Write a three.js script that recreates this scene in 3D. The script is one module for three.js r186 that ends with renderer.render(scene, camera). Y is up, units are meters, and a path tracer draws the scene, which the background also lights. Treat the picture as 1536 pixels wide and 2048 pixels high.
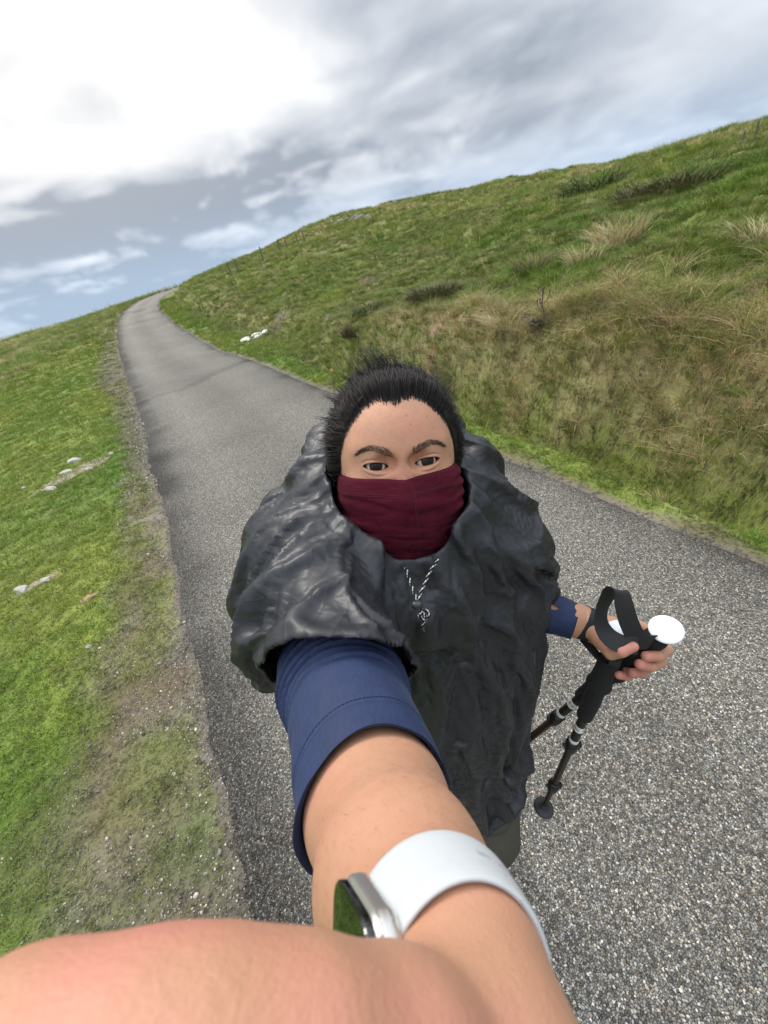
import * as THREE from 'three';
import { mergeGeometries } from 'three/addons/utils/BufferGeometryUtils.js';

// ---------------------------------------------------------------- camera, sky, sun, exposure
const scene = new THREE.Scene();
const FOCAL = 760, PW = 1536, PH = 2048;                        // ultra wide phone lens, in photograph pixels
const camera = new THREE.PerspectiveCamera(2 * Math.atan(PH / 2 / FOCAL) * 180 / Math.PI, PW / PH, 0.005, 3000);
camera.position.set(0, 1.72, 0);
camera.rotation.order = 'YXZ';
camera.rotation.set(-34 * Math.PI / 180, 0, -13 * Math.PI / 180);
camera.focus = 0.55; camera.userData.fStop = 13;
camera.updateMatrixWorld(true);

const renderer = new THREE.WebGLRenderer({ antialias: true });
renderer.toneMapping = THREE.LinearToneMapping;
renderer.toneMappingExposure = 1.36;
renderer.shadowMap.enabled = true;

const SUN_AZ = -32 * Math.PI / 180, SUN_EL = 47 * Math.PI / 180;
const sunDir = new THREE.Vector3(Math.sin(SUN_AZ) * Math.cos(SUN_EL), Math.sin(SUN_EL), -Math.cos(SUN_AZ) * Math.cos(SUN_EL));
const sun = new THREE.DirectionalLight(new THREE.Color(1, 0.95, 0.87), 1.5);
sun.position.copy(sunDir).multiplyScalar(60); sun.castShadow = true; sun.shadow.radius = 40;
sun.shadow.camera.left = sun.shadow.camera.bottom = -40; sun.shadow.camera.right = sun.shadow.camera.top = 40; sun.shadow.camera.far = 200;
sun.shadow.mapSize.set(2048, 2048);
scene.add(sun, sun.target);

// ---------------------------------------------------------------- helpers
function rng(seed) { let a = seed >>> 0; return () => { a = (a + 0x6d2b79f5) | 0; let t = Math.imul(a ^ (a >>> 15), 1 | a); t = (t + Math.imul(t ^ (t >>> 7), 61 | t)) ^ t; return ((t ^ (t >>> 14)) >>> 0) / 4294967296; }; }
const clamp = (x, a, b) => x < a ? a : x > b ? b : x, lerp = (a, b, t) => a + (b - a) * t;
const sstep = (a, b, x) => { const t = clamp((x - a) / (b - a), 0, 1); return t * t * (3 - 2 * t); };
const hash = (i, j, k) => { let h = Math.imul(i, 374761393) ^ Math.imul(j, 668265263) ^ Math.imul(k, 1274126177); h = Math.imul(h ^ (h >>> 13), 1274126177); h ^= h >>> 16; h = Math.imul(h, 2246822519); h ^= h >>> 13; return (h >>> 0) / 4294967296; };
function noise(x, y = 0, z = 0) {                                  // value noise, -1..1
  const i = Math.floor(x), j = Math.floor(y), k = Math.floor(z); x -= i; y -= j; z -= k;
  const u = x * x * x * (x * (x * 6 - 15) + 10), v = y * y * y * (y * (y * 6 - 15) + 10), w = z * z * z * (z * (z * 6 - 15) + 10);
  const a = lerp(lerp(hash(i, j, k), hash(i + 1, j, k), u), lerp(hash(i, j + 1, k), hash(i + 1, j + 1, k), u), v);
  const b = w ? lerp(lerp(hash(i, j, k + 1), hash(i + 1, j, k + 1), u), lerp(hash(i, j + 1, k + 1), hash(i + 1, j + 1, k + 1), u), v) : a;
  return 2 * lerp(a, b, w) - 1;
}
function fbm(x, y, z, o = 4, g = 0.5) { let s = 0, a = 1, t = 0; for (let i = 0; i < o; i++) { s += a * noise(x, y, z); t += a; a *= g; x = x * 2.03 + 17.1; y = y * 2.03 + 3.7; z = z * 2.03 + 9.2; } return s / t; }
function interp(table, x) { // piecewise smooth table [[x, y...], ...]
  if (x <= table[0][0]) return table[0].slice(1);
  for (let i = 1; i < table.length; i++) if (x <= table[i][0]) { const a = table[i - 1], b = table[i], t = (x - a[0]) / (b[0] - a[0]), q = t * t * (3 - 2 * t); return a.slice(1).map((v, k) => lerp(v, b[k + 1], q)); }
  return table[table.length - 1].slice(1);
}
const V = (x, y, z) => new THREE.Vector3(x, y, z);
// a place in the world, by the direction in which the photograph shows it and its depth in metres
const at = (px, py, d) => V((px - PW / 2) / FOCAL * d, -(py - PH / 2) / FOCAL * d, -d).applyMatrix4(camera.matrixWorld);
const camAxis = (x, y, z) => V(x, y, z).transformDirection(camera.matrixWorld);
const used = {};
function numbered(n) { const k = used[n] = (used[n] ?? -1) + 1; return k ? n + '_' + String(k).padStart(3, '0') : n; }
function tag(o, label, category, group, kind) { if (label) o.userData.label = label; if (category) o.userData.category = category; if (group) o.userData.group = group; if (kind) o.userData.kind = kind; return o; }
function mesh(name, geo, mat, parent) { const m = new THREE.Mesh(geo, mat); m.name = parent ? name : numbered(name); m.castShadow = m.receiveShadow = true; (parent ?? scene).add(m); return m; }
function thing(name, pos, label, category, group) { const g = new THREE.Group(); g.name = numbered(name); g.position.copy(pos); scene.add(g); return tag(g, label, category, group); }
// a part whose geometry is written in world places, under the thing that stands at root.position
function part(name, geo, mat, parent) { let r = parent; while (r.parent && r.parent !== scene) r = r.parent; geo.translate(-r.position.x, -r.position.y, -r.position.z); return mesh(name, geo, mat, parent); }
function std(o) { const c = o.rgb ?? [1, 1, 1]; delete o.rgb; const m = new THREE.MeshPhysicalMaterial({ roughness: 0.7, ...o }); m.color.setRGB(...c); return m; }
function dataTex(w, h, fn, srgb, rx = 1, ry = rx) {
  const d = new Uint8Array(w * h * 4);
  for (let y = 0, o = 0; y < h; y++) for (let x = 0; x < w; x++, o += 4) { const c = fn(x, y); if (typeof c === 'number') { d[o] = d[o + 1] = d[o + 2] = clamp(c, 0, 1) * 255; } else { d[o] = clamp(c[0], 0, 1) * 255; d[o + 1] = clamp(c[1], 0, 1) * 255; d[o + 2] = clamp(c[2], 0, 1) * 255; } d[o + 3] = 255; }
  const t = new THREE.DataTexture(d, w, h); t.wrapS = t.wrapT = THREE.RepeatWrapping; t.magFilter = t.minFilter = THREE.LinearFilter; if (srgb) t.colorSpace = THREE.SRGBColorSpace; t.repeat.set(rx, ry); t.needsUpdate = true; return t;
}
const toS = (c) => c <= 0.0031308 ? c * 12.92 : 1.055 * Math.pow(c, 1 / 2.4) - 0.055;
const per = (n, f) => { // periodic value noise: f cells over n pixels
  const k = f / n, T = (a) => ((a % f) + f) % f;
  return (x, y, s) => { x *= k; y *= k; const i = Math.floor(x), j = Math.floor(y); x -= i; y -= j; const u = x * x * (3 - 2 * x), v = y * y * (3 - 2 * y); return lerp(lerp(hash(T(i), T(j), s), hash(T(i + 1), T(j), s), u), lerp(hash(T(i), T(j + 1), s), hash(T(i + 1), T(j + 1), s), u), v); };
};

// ---------------------------------------------------------------- surface nets: a mesh of where sdf = 0
function nets(sdf, lo, hi, cell, slack = 1.6, colour, quick) {
  const B = 8, nx = Math.ceil((hi[0] - lo[0]) / cell / B) * B, ny = Math.ceil((hi[1] - lo[1]) / cell / B) * B, nz = Math.ceil((hi[2] - lo[2]) / cell / B) * B;
  const NX = nx + 1, NY = ny + 1, NZ = nz + 1, f = new Float32Array(NX * NY * NZ).fill(NaN), id = (i, j, k) => (k * NY + j) * NX + i;
  const blocks = [], reach = cell * B * 0.87 * slack;
  for (let k = 0; k < nz; k += B) for (let j = 0; j < ny; j += B) for (let i = 0; i < nx; i += B) {
    const d = sdf(lo[0] + (i + B / 2) * cell, lo[1] + (j + B / 2) * cell, lo[2] + (k + B / 2) * cell);
    if (Math.abs(d) > reach) continue;
    blocks.push([i, j, k]);
    for (let c = 0; c <= B; c++) for (let b = 0; b <= B; b++) for (let a = 0; a <= B; a++) { const n = id(i + a, j + b, k + c); if (f[n] !== f[n]) f[n] = sdf(lo[0] + (i + a) * cell, lo[1] + (j + b) * cell, lo[2] + (k + c) * cell); }
  }
  const vert = new Map(), pos = [], idx = [];
  const E = [[0, 1], [0, 2], [0, 4], [1, 3], [1, 5], [2, 3], [2, 6], [3, 7], [4, 5], [4, 6], [5, 7], [6, 7]], v = new Float32Array(8);
  for (const [bi, bj, bk] of blocks) for (let c = 0; c < B; c++) for (let b = 0; b < B; b++) for (let a = 0; a < B; a++) {
    const i = bi + a, j = bj + b, k = bk + c; let m = 0;
    for (let q = 0; q < 8; q++) { v[q] = f[id(i + (q & 1), j + ((q >> 1) & 1), k + (q >> 2))]; if (v[q] < 0) m |= 1 << q; }
    if (m === 0 || m === 255) continue;
    let x = 0, y = 0, z = 0, n = 0;
    for (const [p, q] of E) { if (((m >> p) & 1) === ((m >> q) & 1)) continue; const t = v[p] / (v[p] - v[q]); x += lerp(p & 1, q & 1, t); y += lerp((p >> 1) & 1, (q >> 1) & 1, t); z += lerp(p >> 2, q >> 2, t); n++; }
    vert.set(id(i, j, k), pos.length / 3); pos.push(lo[0] + (i + x / n) * cell, lo[1] + (j + y / n) * cell, lo[2] + (k + z / n) * cell);
  }
  for (const [n, _] of vert) {
    const i = n % NX, j = Math.floor(n / NX) % NY, k = Math.floor(n / NX / NY), s = f[n] < 0;
    const quad = (o, da, db, flip) => {
      if ((f[o] < 0) === s) return;
      const p = vert.get(n), q = vert.get(n - da), r = vert.get(n - da - db), t = vert.get(n - db);
      if (q === undefined || r === undefined || t === undefined) return;
      if (s !== flip) idx.push(p, q, r, p, r, t); else idx.push(p, r, q, p, t, r);
    };
    quad(n + 1, NX, NX * NY, false); quad(n + NX, NX * NY, 1, false); quad(n + NX * NY, 1, NX, false);
  }
  const g = new THREE.BufferGeometry(); g.setAttribute('position', new THREE.Float32BufferAttribute(pos, 3)); g.setIndex(idx);
  const P = g.attributes.position, e = cell * 0.6; if (quick) g.computeVertexNormals(); const N = quick ? g.attributes.normal.array : new Float32Array(P.count * 3);
  if (!quick) for (let q = 0; q < P.count; q++) {
    const x = P.getX(q), y = P.getY(q), z = P.getZ(q); let a = sdf(x + e, y, z) - sdf(x - e, y, z), b = sdf(x, y + e, z) - sdf(x, y - e, z), c = sdf(x, y, z + e) - sdf(x, y, z - e); const l = Math.hypot(a, b, c) || 1;
    N[q * 3] = a / l; N[q * 3 + 1] = b / l; N[q * 3 + 2] = c / l;
  }
  if (!quick) g.setAttribute('normal', new THREE.BufferAttribute(N, 3));
  if (colour) { const C = new Float32Array(P.count * 3); for (let q = 0; q < P.count; q++) C.set(colour(P.getX(q), P.getY(q), P.getZ(q), N[q * 3], N[q * 3 + 1], N[q * 3 + 2]), q * 3); g.setAttribute('color', new THREE.BufferAttribute(C, 3)); }
  return g;
}
const smin = (a, b, k) => { const h = Math.max(k - Math.abs(a - b), 0) / k; return Math.min(a, b) - h * h * k * 0.25; };
const smax = (a, b, k) => -smin(-a, -b, k);
function cone(x, y, z, a, b, ra, rb) { const dx = b.x - a.x, dy = b.y - a.y, dz = b.z - a.z, t = clamp(((x - a.x) * dx + (y - a.y) * dy + (z - a.z) * dz) / (dx * dx + dy * dy + dz * dz), 0, 1); return Math.hypot(x - a.x - dx * t, y - a.y - dy * t, z - a.z - dz * t) - lerp(ra, rb, t); }
const ell = (x, y, z, cx, cy, cz, rx, ry, rz) => { const X = (x - cx) / rx, Y = (y - cy) / ry, Z = (z - cz) / rz, k = Math.hypot(X, Y, Z), g = Math.hypot(X / rx, Y / ry, Z / rz); return g > 1e-6 ? k * (k - 1) / g : -Math.min(rx, ry, rz); };
function chain(x, y, z, pts, k) { let d = 1e9; for (let i = 1; i < pts.length; i++) { const a = pts[i - 1], b = pts[i], c = cone(x, y, z, a.p, b.p, a.r, b.r); d = d > 1e8 ? c : smin(d, c, k); } return d; }
const boundsOf = (pts, pad) => [[Math.min(...pts.map((p) => p.x)) - pad, Math.min(...pts.map((p) => p.y)) - pad, Math.min(...pts.map((p) => p.z)) - pad], [Math.max(...pts.map((p) => p.x)) + pad, Math.max(...pts.map((p) => p.y)) + pad, Math.max(...pts.map((p) => p.z)) + pad]];
// creased cloth: pillows that meet in sharp ridges, size L
function crumple(x, y, z, L, s) {
  x /= L; y /= L; z /= L; const i0 = Math.floor(x), j0 = Math.floor(y), k0 = Math.floor(z); let best = -9;
  for (let k = k0 - 1; k <= k0 + 1; k++) for (let j = j0 - 1; j <= j0 + 1; j++) for (let i = i0 - 1; i <= i0 + 1; i++) {
    const a = hash(i + s, j, k), b = hash(i, j + s, k + 7), c = hash(i, j + 3, k + s), dx = x - i - a, dy = y - j - b, dz = z - k - c;
    const h = 0.35 * a - (dx * dx + dy * dy + dz * dz) * 0.6 + ((b - 0.5) * dx + (c - 0.5) * dy + (hash(i, j + 11, k + s) - 0.5) * dz) * 1.5;
    if (h > best) best = h;
  }
  return 0.27 - best;
}
const worldUV = (g, k = 1, fn) => { const p = g.attributes.position, uv = new Float32Array(p.count * 2); for (let i = 0; i < p.count; i++) { const q = fn ? fn(p.getX(i), p.getY(i), p.getZ(i)) : [p.getX(i) + p.getZ(i) * 0.6, p.getY(i) + p.getZ(i) * 0.4]; uv[i * 2] = q[0] * k; uv[i * 2 + 1] = q[1] * k; } g.setAttribute('uv', new THREE.BufferAttribute(uv, 2)); return g; };
function tube(pts, r, n = 40, m = 8, taper) { const c = new THREE.CatmullRomCurve3(pts), g = new THREE.TubeGeometry(c, n, r, m, false); return g; }
function loft(rings, closed = true) { // rings of equal length of Vector3 -> surface
  const m = rings[0].length, pos = [], uv = [], idx = []; let run = 0;
  rings.forEach((R, i) => { if (i) run += R[0].distanceTo(rings[i - 1][0]); R.forEach((p, j) => { pos.push(p.x, p.y, p.z); uv.push(j / m, run); }); });
  const w = closed ? m : m - 1;
  for (let i = 1; i < rings.length; i++) for (let j = 0; j < w; j++) { const a = (i - 1) * m + j, b = (i - 1) * m + (j + 1) % m, c = i * m + j, d = i * m + (j + 1) % m; idx.push(a, c, b, b, c, d); }
  const g = new THREE.BufferGeometry(); g.setAttribute('position', new THREE.Float32BufferAttribute(pos, 3)); g.setAttribute('uv', new THREE.Float32BufferAttribute(uv, 2)); g.setIndex(idx); g.computeVertexNormals(); return g;
}

// ---------------------------------------------------------------- sky: broken overcast, brightest round the veiled sun, grey banks low down
{
  const W = 1536, H = 768, data = new Float32Array(W * H * 4);
  // each bank of cloud: azimuth and height of its middle in degrees, half widths, strength (dark +, bright -)
  const dirOf = (px, py) => { const d = camAxis((px - PW / 2) / FOCAL, -(py - PH / 2) / FOCAL, -1); return [Math.atan2(d.x, -d.z), Math.asin(d.y)]; };
  const banks = [[170, 425, 11, 3.1, 1.0], [60, 435, 8, 2.2, 0.7], [480, 385, 8, 2.8, 0.85], [600, 345, 7, 2.4, 0.7], [800, 350, 4, 1.6, 0.35], [30, 610, 14, 4, 0.7], [330, 520, 9, 2.5, 0.5], [1010, 250, 8, 1.3, 0.28], [1160, 90, 10, 2.0, 0.18], [700, 230, 16, 6, 0.20], [250, 580, 13, 4, 0.4], [170, 205, 2.2, 1.3, 0.3], [620, 30, 6, 3.5, 0.30],
    [900, 130, 12, 3.5, 0.16], [1400, 200, 12, 3, 0.14], [60, 490, 6, 1.6, -0.5], [600, 385, 5, 0.8, -0.55], [400, 475, 6, 0.9, -0.25], [180, 330, 11, 2.2, -0.7], [560, 140, 8, 4, -0.45], [1000, 210, 5, 1.2, -0.22], [1450, 40, 12, 4, -0.4], [740, 365, 4, 0.8, -0.3]].map(([px, py, w, h, s]) => [...dirOf(px, py), w * Math.PI / 180, h * Math.PI / 180, s]);
  for (let r = 0, o = 0; r < H; r++) {
    const el = ((r + 0.5) / H - 0.5) * Math.PI, y = Math.sin(el), ce = Math.cos(el);
    for (let c = 0; c < W; c++, o += 4) {
      const ang = ((c + 0.5) / W - 0.5) * 2 * Math.PI, x = Math.cos(ang) * ce, z = Math.sin(ang) * ce;
      if (y < -0.02) { data[o] = 0.30; data[o + 1] = 0.33; data[o + 2] = 0.33; data[o + 3] = 1; continue; }
      const k = 1 / (Math.max(y, 0) + 0.16), px = x * k, pz = z * k, az = Math.atan2(x, -z);
      const wx = fbm(px * 1.1, 3.3, pz * 1.1, 3), wz = fbm(px * 1.1, 8.8, pz * 1.1, 3);
      const big = fbm(px * 0.75 + wx * 0.7, 1.7, pz * 0.75 + wz * 0.7, 5, 0.52), mid = fbm(px * 2.3 + wx, 5.1, pz * 2.3 + wz, 5, 0.55);
      const lump = 0.55 - 1.15 * Math.abs(fbm(px * 3.4 + wx, 2.2, pz * 3.4 + wz, 4, 0.5)) - 0.3; let dark = 0.33 + big * 0.5 + mid * 0.30 + lump * 0.22;
      for (const [ba, be, bw, bh, s] of banks) {
        let da = az - ba; if (da > Math.PI) da -= 2 * Math.PI; if (da < -Math.PI) da += 2 * Math.PI;
        const q = (da * Math.cos(be) / bw) ** 2 + ((el - be + da * 0.02) / bh) ** 2;
        if (q < 8) { const m = Math.exp(-q * 0.8); dark += s * (0.75 * m * (0.8 + 0.9 * mid + 0.3 * lump) + 0.42 * sstep(0.1, 0.95, m * (0.9 + 1.3 * lump + 0.8 * mid))); }
      }
      const cs = x * sunDir.x + y * sunDir.y + z * sunDir.z, glow = Math.exp(-(1 - cs) / 0.13) * 1.2 + Math.exp(-(1 - cs) / 0.45) * 0.5;
      dark = clamp(dark - glow * 0.24, 0, 1);
      const lum = lerp(0.68 + 1.3 * sstep(0.35, 0.95, y), 0.26 + 0.5 * sstep(0.4, 0.95, y), Math.pow(dark, 0.8)) + glow * 0.20;
      const low = 1 - sstep(0.0, 0.16, y), blue = clamp(0.35 + 0.55 * dark + 0.35 * low - glow * 0.6, 0, 1);
      const R = lum * lerp(1.0, 0.79, blue), G = lum * lerp(1.0, 0.945, blue), B = lum * lerp(1.0, 1.19, blue), t = low * 0.45;
      data[o] = lerp(R, 0.42, t); data[o + 1] = lerp(G, 0.56, t); data[o + 2] = lerp(B, 0.72, t); data[o + 3] = 1;
    }
  }
  const sky = new THREE.DataTexture(data, W, H, THREE.RGBAFormat, THREE.FloatType);
  sky.mapping = THREE.EquirectangularReflectionMapping; sky.magFilter = sky.minFilter = THREE.LinearFilter; sky.needsUpdate = true;
  scene.background = sky; scene.environment = sky;
}

// ---------------------------------------------------------------- the lie of the land
const LINE = new THREE.CatmullRomCurve3([[5.6, 0, 9.8], [3.08, 0, 4.4], [0.56, 0, -1.03], [-1.34, 0, -5.13], [-2.94, 0, -8.53], [-6.1, 0, -14.9], [-8.95, 0, -21], [-11.7, 0, -27.2], [-14.2, 0, -33.3], [-17, 0, -41.4], [-19.2, 0, -51], [-19.3, 0, -57.5], [-18, 0, -62.8], [-15, 0, -68.5], [-10, 0, -74], [-2, 0, -80], [10, 0, -86]].map((p) => V(...p)));
const climb = (r) => r > 14 ? Math.min(0.055 * (Math.sqrt((r - 14) ** 2 + 1) - 1), 2.72 + 0.02 * (r - 64 > 0 ? r - 64 : 0) + Math.min(0, 0.055 * (r - 64))) : 0;
const NL = 260, RX = [], RZ = [], RS = [];
for (let i = 0; i <= NL; i++) { const p = LINE.getPointAt(i / NL); RX.push(p.x); RZ.push(p.z); }
const RLEN = LINE.getLength();
let S0 = 0; { let b = 9e9; for (let i = 0; i <= NL; i++) { const d = Math.hypot(RX[i] - 0.56, RZ[i] + 1.03); if (d < b) { b = d; S0 = i / NL * RLEN; } } }
const su = [0, 0, 0]; // along the road (0 beside the walker), across it (right is positive), height of the road
function onRoad(x, z) {
  let b = 9e9, k = 0;
  for (let i = 0; i <= NL; i += 8) { const d = (RX[i] - x) ** 2 + (RZ[i] - z) ** 2; if (d < b) { b = d; k = i; } }
  const k1 = Math.min(NL - 1, k + 8); let bt = 0, bi = 0; b = 9e9;
  for (let i = Math.max(0, k - 8); i <= k1; i++) {
    const dx = RX[i + 1] - RX[i], dz = RZ[i + 1] - RZ[i]; let t = ((x - RX[i]) * dx + (z - RZ[i]) * dz) / (dx * dx + dz * dz);
    if (!(i === 0 && t < 0) && !(i === NL - 1 && t > 1)) t = clamp(t, 0, 1);
    const d = (RX[i] + dx * t - x) ** 2 + (RZ[i] + dz * t - z) ** 2; if (d < b) { b = d; bi = i; bt = t; }
  }
  const dx = RX[bi + 1] - RX[bi], dz = RZ[bi + 1] - RZ[bi], l = Math.hypot(dx, dz), qx = RX[bi] + dx * bt, qz = RZ[bi] + dz * bt;
  su[0] = (bi + bt) / NL * RLEN - S0; su[1] = ((x - qx) * -dz + (z - qz) * dx) / l; su[2] = climb(Math.hypot(qx, qz));
  return su;
}
const rightEdge = (s) => lerp(1.36, 1.5, sstep(2, 12, s)) + 0.05 * noise(s * 0.9, 5), leftEdge = (s) => 1.5 + 0.03 * noise(s * 0.8, 1) + 0.014 * noise(s * 4.1, 2) + 0.016 * noise(s * 14, 4);
const CREST = [[-30, 3.2], [0, 3.2], [11, 2.95], [16, 2.7], [20, 3.0], [28, 3.5], [37, 4.0], [46, 3.9], [54, 3.6], [62, 2.9], [72, 2.1], [85, 1.5], [110, 1.2]];
function height(x, z) {
  onRoad(x, z); const s = su[0], u = su[1], base = su[2]; let h;
  const le = leftEdge(s), re = rightEdge(s);
  if (u < -le) { // verge, then a lawn that falls away, then rough pasture that levels off
    const v = -u - le; h = 0.004 + 0.018 * sstep(0.02, 0.5, v) - 0.02 * v - 0.075 * Math.max(0, Math.min(v, 13) - 1.2) + 0.012 * Math.max(0, v - 13);
    h += 0.05 * fbm(x * 0.5, z * 0.5, 2, 3) * sstep(0.3, 2, v) + 0.012 * noise(x * 4, z * 4, 1) * sstep(0.1, 0.6, v) + 0.10 * fbm(x * 1.1, z * 1.1, 5, 3) * sstep(4.5, 9, v);
    h += 0.25 * fbm(x * 0.12, z * 0.12, 9, 2) * sstep(6, 20, v);
    h -= (base + 1) * 0.55 * sstep(14, 60, v) ;
  } else if (u > re) {
    const v = u - re, near = 1 - sstep(4, 10, s), g = 0.17 + 0.26 * sstep(0, 3, s) + 0.65 * sstep(7, 12, s) + 0.05 * noise(s * 1.7, 3);
    const dip = (0.78 * near + 0.05) * sstep(g, g + 0.18, v) * (1 - sstep(g + 0.5, g + 1.05 + 0.15 * near, v));
    const w = Math.max(0, v - g - 0.5), cap = interp(CREST, s)[0];
    const bank = (0.42 + 0.22 * near) * sstep(g + 0.3, g + 1.3, v) + 0.1 * noise(x * 1.1, z * 1.1, 4) * sstep(g + 0.4, g + 1.2, v);
    h = 0.012 + 0.025 * sstep(0, 0.3, v) - dip + bank + (cap - 0.5) * Math.tanh(0.19 * w / cap) ;
    const rough = sstep(g + 0.5, g + 2, v);
    h += rough * (0.20 * fbm(x * 0.55, z * 0.55, 3, 3) + 0.15 * fbm(x * 1.7, z * 1.7, 7, 3) + 0.04 * noise(x * 4.6, z * 4.6, 3)) + sstep(4, 15, v) * 0.45 * fbm(x * 0.13, z * 0.13, 4, 2);
    h += 0.9 * Math.exp(-(((x - 2.6) / 7) ** 2) - ((z + 59) / 8) ** 2) ;
    h -= 0.03 * Math.max(0, v - 45);
  } else h = 0.012 - 0.07 * sstep(0, 0.14, Math.min(u + le, re - u));
  return base + h;
}
// how the ground is clad at a place: shares of lawn, worn gravelly verge, bare earth, straw
function cover(x, z) {
  onRoad(x, z); const s = su[0], u = su[1], le = leftEdge(s), re = rightEdge(s), n1 = fbm(x * 0.8, z * 0.8, 1, 3), n2 = fbm(x * 3.1, z * 3.1, 6, 3);
  const c = { s, u, road: u > -le && u < re, side: u < 0 ? -1 : 1, v: u < 0 ? -u - le : u - re, worn: 0, straw: 0, bare: 0, rough: 0 };
  if (u < 0) {
    const wide = lerp(0.36, 0.85, sstep(0, 3, 3 - s)) * (1 + 0.5 * n1) + sstep(9, 14, s) * 0.5;
    c.worn = clamp((1 - sstep(wide * 0.55, wide * 1.15, c.v + n2 * 0.25)) * (0.78 + 0.5 * n2), 0, 1);
    c.rough = clamp(sstep(3.6, 7.5, c.v + n1 * 1.5 + 0.02 * s) + 0.75 * sstep(18, 34, s + 6 * n1), 0, 1);
    c.straw = c.rough * sstep(-0.1, 0.4, n1 + 0.25 * n2) * 0.7 + 0.8 * Math.exp(-(((c.v - 13.5 - 2 * n1) / 1.6) ** 2)) + 0.5 * sstep(20, 30, c.v) * sstep(-0.1, 0.4, n1);
  } else {
    const g = 0.17 + 0.26 * sstep(0, 3, s) + 0.65 * sstep(7, 12, s) + 0.05 * noise(s * 1.7, 3), near = 1 - sstep(3.2, 8, s);
    c.ditch = near * sstep(g, g + 0.12, c.v) * (1 - sstep(g + 0.62, g + 0.92, c.v + 0.2 * n2));
    c.rough = sstep(g - 0.1, g + 0.25, c.v);
    const band = Math.exp(-(((c.v - g - 1.2) / 0.48) ** 2)) * (0.2 + 0.75 * near) + 0.45 * near * Math.exp(-(((c.v - g - 0.05) / 0.10) ** 2)) * sstep(-0.1, 0.3, n1);
    c.straw = clamp(band + c.rough * (0.12 + 0.85 * sstep(-0.04, 0.42, n1 * 0.8 + 0.3 * n2 + 0.45 * fbm(s * 0.10, u * 0.42, 8, 3))) * (0.26 + 0.7 * sstep(7, 18, c.v)), 0, 1);
    c.straw *= 1 - 0.8 * c.ditch; c.worn = (1 - sstep(0.02, 0.12, c.v + n2 * 0.08)) * 0.7;
    c.bare = c.rough * sstep(0.62, 0.8, fbm(x * 0.55 + 7, z * 0.55, 3, 3) + 0.3 * n2);
  }
  return c;
}
const LAWN = [0.150, 0.258, 0.026], LAWN2 = [0.262, 0.318, 0.046], ROUGH = [0.178, 0.207, 0.043], STRAW = [0.52, 0.435, 0.235], EARTH = [0.13, 0.098, 0.062], GRIT = [0.15, 0.13, 0.10];
const mix3 = (a, b, t) => [lerp(a[0], b[0], t), lerp(a[1], b[1], t), lerp(a[2], b[2], t)];

// ground: one sheet of rings that widen outwards, out to the horizon
{
  const rings = []; for (let r = 0.25; r < 1400; r *= r < 60 ? 1.0135 : 1.05) rings.push(r);
  const angs = []; for (let a = -180; a < 180;) { angs.push(a * Math.PI / 180); a += Math.abs(a + 3) < 68 ? 0.3 : 1.2; }
  const na = angs.length, pos = new Float32Array(rings.length * na * 3), col = new Float32Array(rings.length * na * 3), uv = new Float32Array(rings.length * na * 2), idx = [];
  rings.forEach((r, i) => angs.forEach((a, j) => {
    const n = i * na + j, x = r * Math.sin(a), z = -r * Math.cos(a), y = height(x, z), c = cover(x, z);
    pos.set([x, y, z], n * 3); uv.set([x, z], n * 2);
    let k = c.side < 0 ? mix3(LAWN, LAWN2, clamp(0.5 + fbm(x * 0.35, z * 0.35, 3, 3) * 1.3, 0, 1)) : mix3(LAWN2, LAWN, 0.6); k = [k[0] * 0.72, k[1] * 0.66, k[2] * 0.8];
    k = mix3(k, ROUGH, c.rough); k = mix3(k, STRAW, clamp(c.straw * (r > 25 ? 0.75 : 0.6), 0, 1)); k = mix3(k, mix3(EARTH, GRIT, clamp(0.5 + noise(x * 5, z * 5, 2), 0, 1)), Math.max(c.worn, c.bare));
    if (c.road) k = GRIT;
    const f = 0.85 + 0.3 * fbm(x * 2.2, z * 2.2, 3, 3); col.set([k[0] * f, k[1] * f, k[2] * f], n * 3);
  }));
  for (let i = 1; i < rings.length; i++) for (let j = 0; j < na; j++) { const a = (i - 1) * na + j, b = (i - 1) * na + (j + 1) % na, c = i * na + j, d = i * na + (j + 1) % na; idx.push(a, c, b, b, c, d); }
  const g = new THREE.BufferGeometry(); g.setAttribute('position', new THREE.BufferAttribute(pos, 3)); g.setAttribute('color', new THREE.BufferAttribute(col, 3)); g.setAttribute('uv', new THREE.BufferAttribute(uv, 2)); g.setIndex(idx); g.computeVertexNormals();
  const pa = per(1024, 24), pb = per(1024, 90), pc = per(1024, 256);
  const grain = (x, y) => 0.30 * pa(x, y, 1) + 0.36 * pb(x, y, 2) + 0.34 * pc(x + pb(x, y, 5) * 6, y, 3);
  const map = dataTex(1024, 1024, (x, y) => { const v = toS(clamp(-0.15 + 1.9 * grain(x, y), 0.05, 1)); return [v, v, v * 0.98]; }, true, 0.62);
  const bump = dataTex(1024, 1024, grain, false, 0.62);
  const m = std({ map, bumpMap: bump, bumpScale: 0.012, roughness: 0.95, vertexColors: true, rgb: [1.25, 1.25, 1.25] });
  tag(mesh('ground', g, m), 'grassy moorland falling away left and rising to a hill at right', 'ground', null, 'structure');
}

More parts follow.
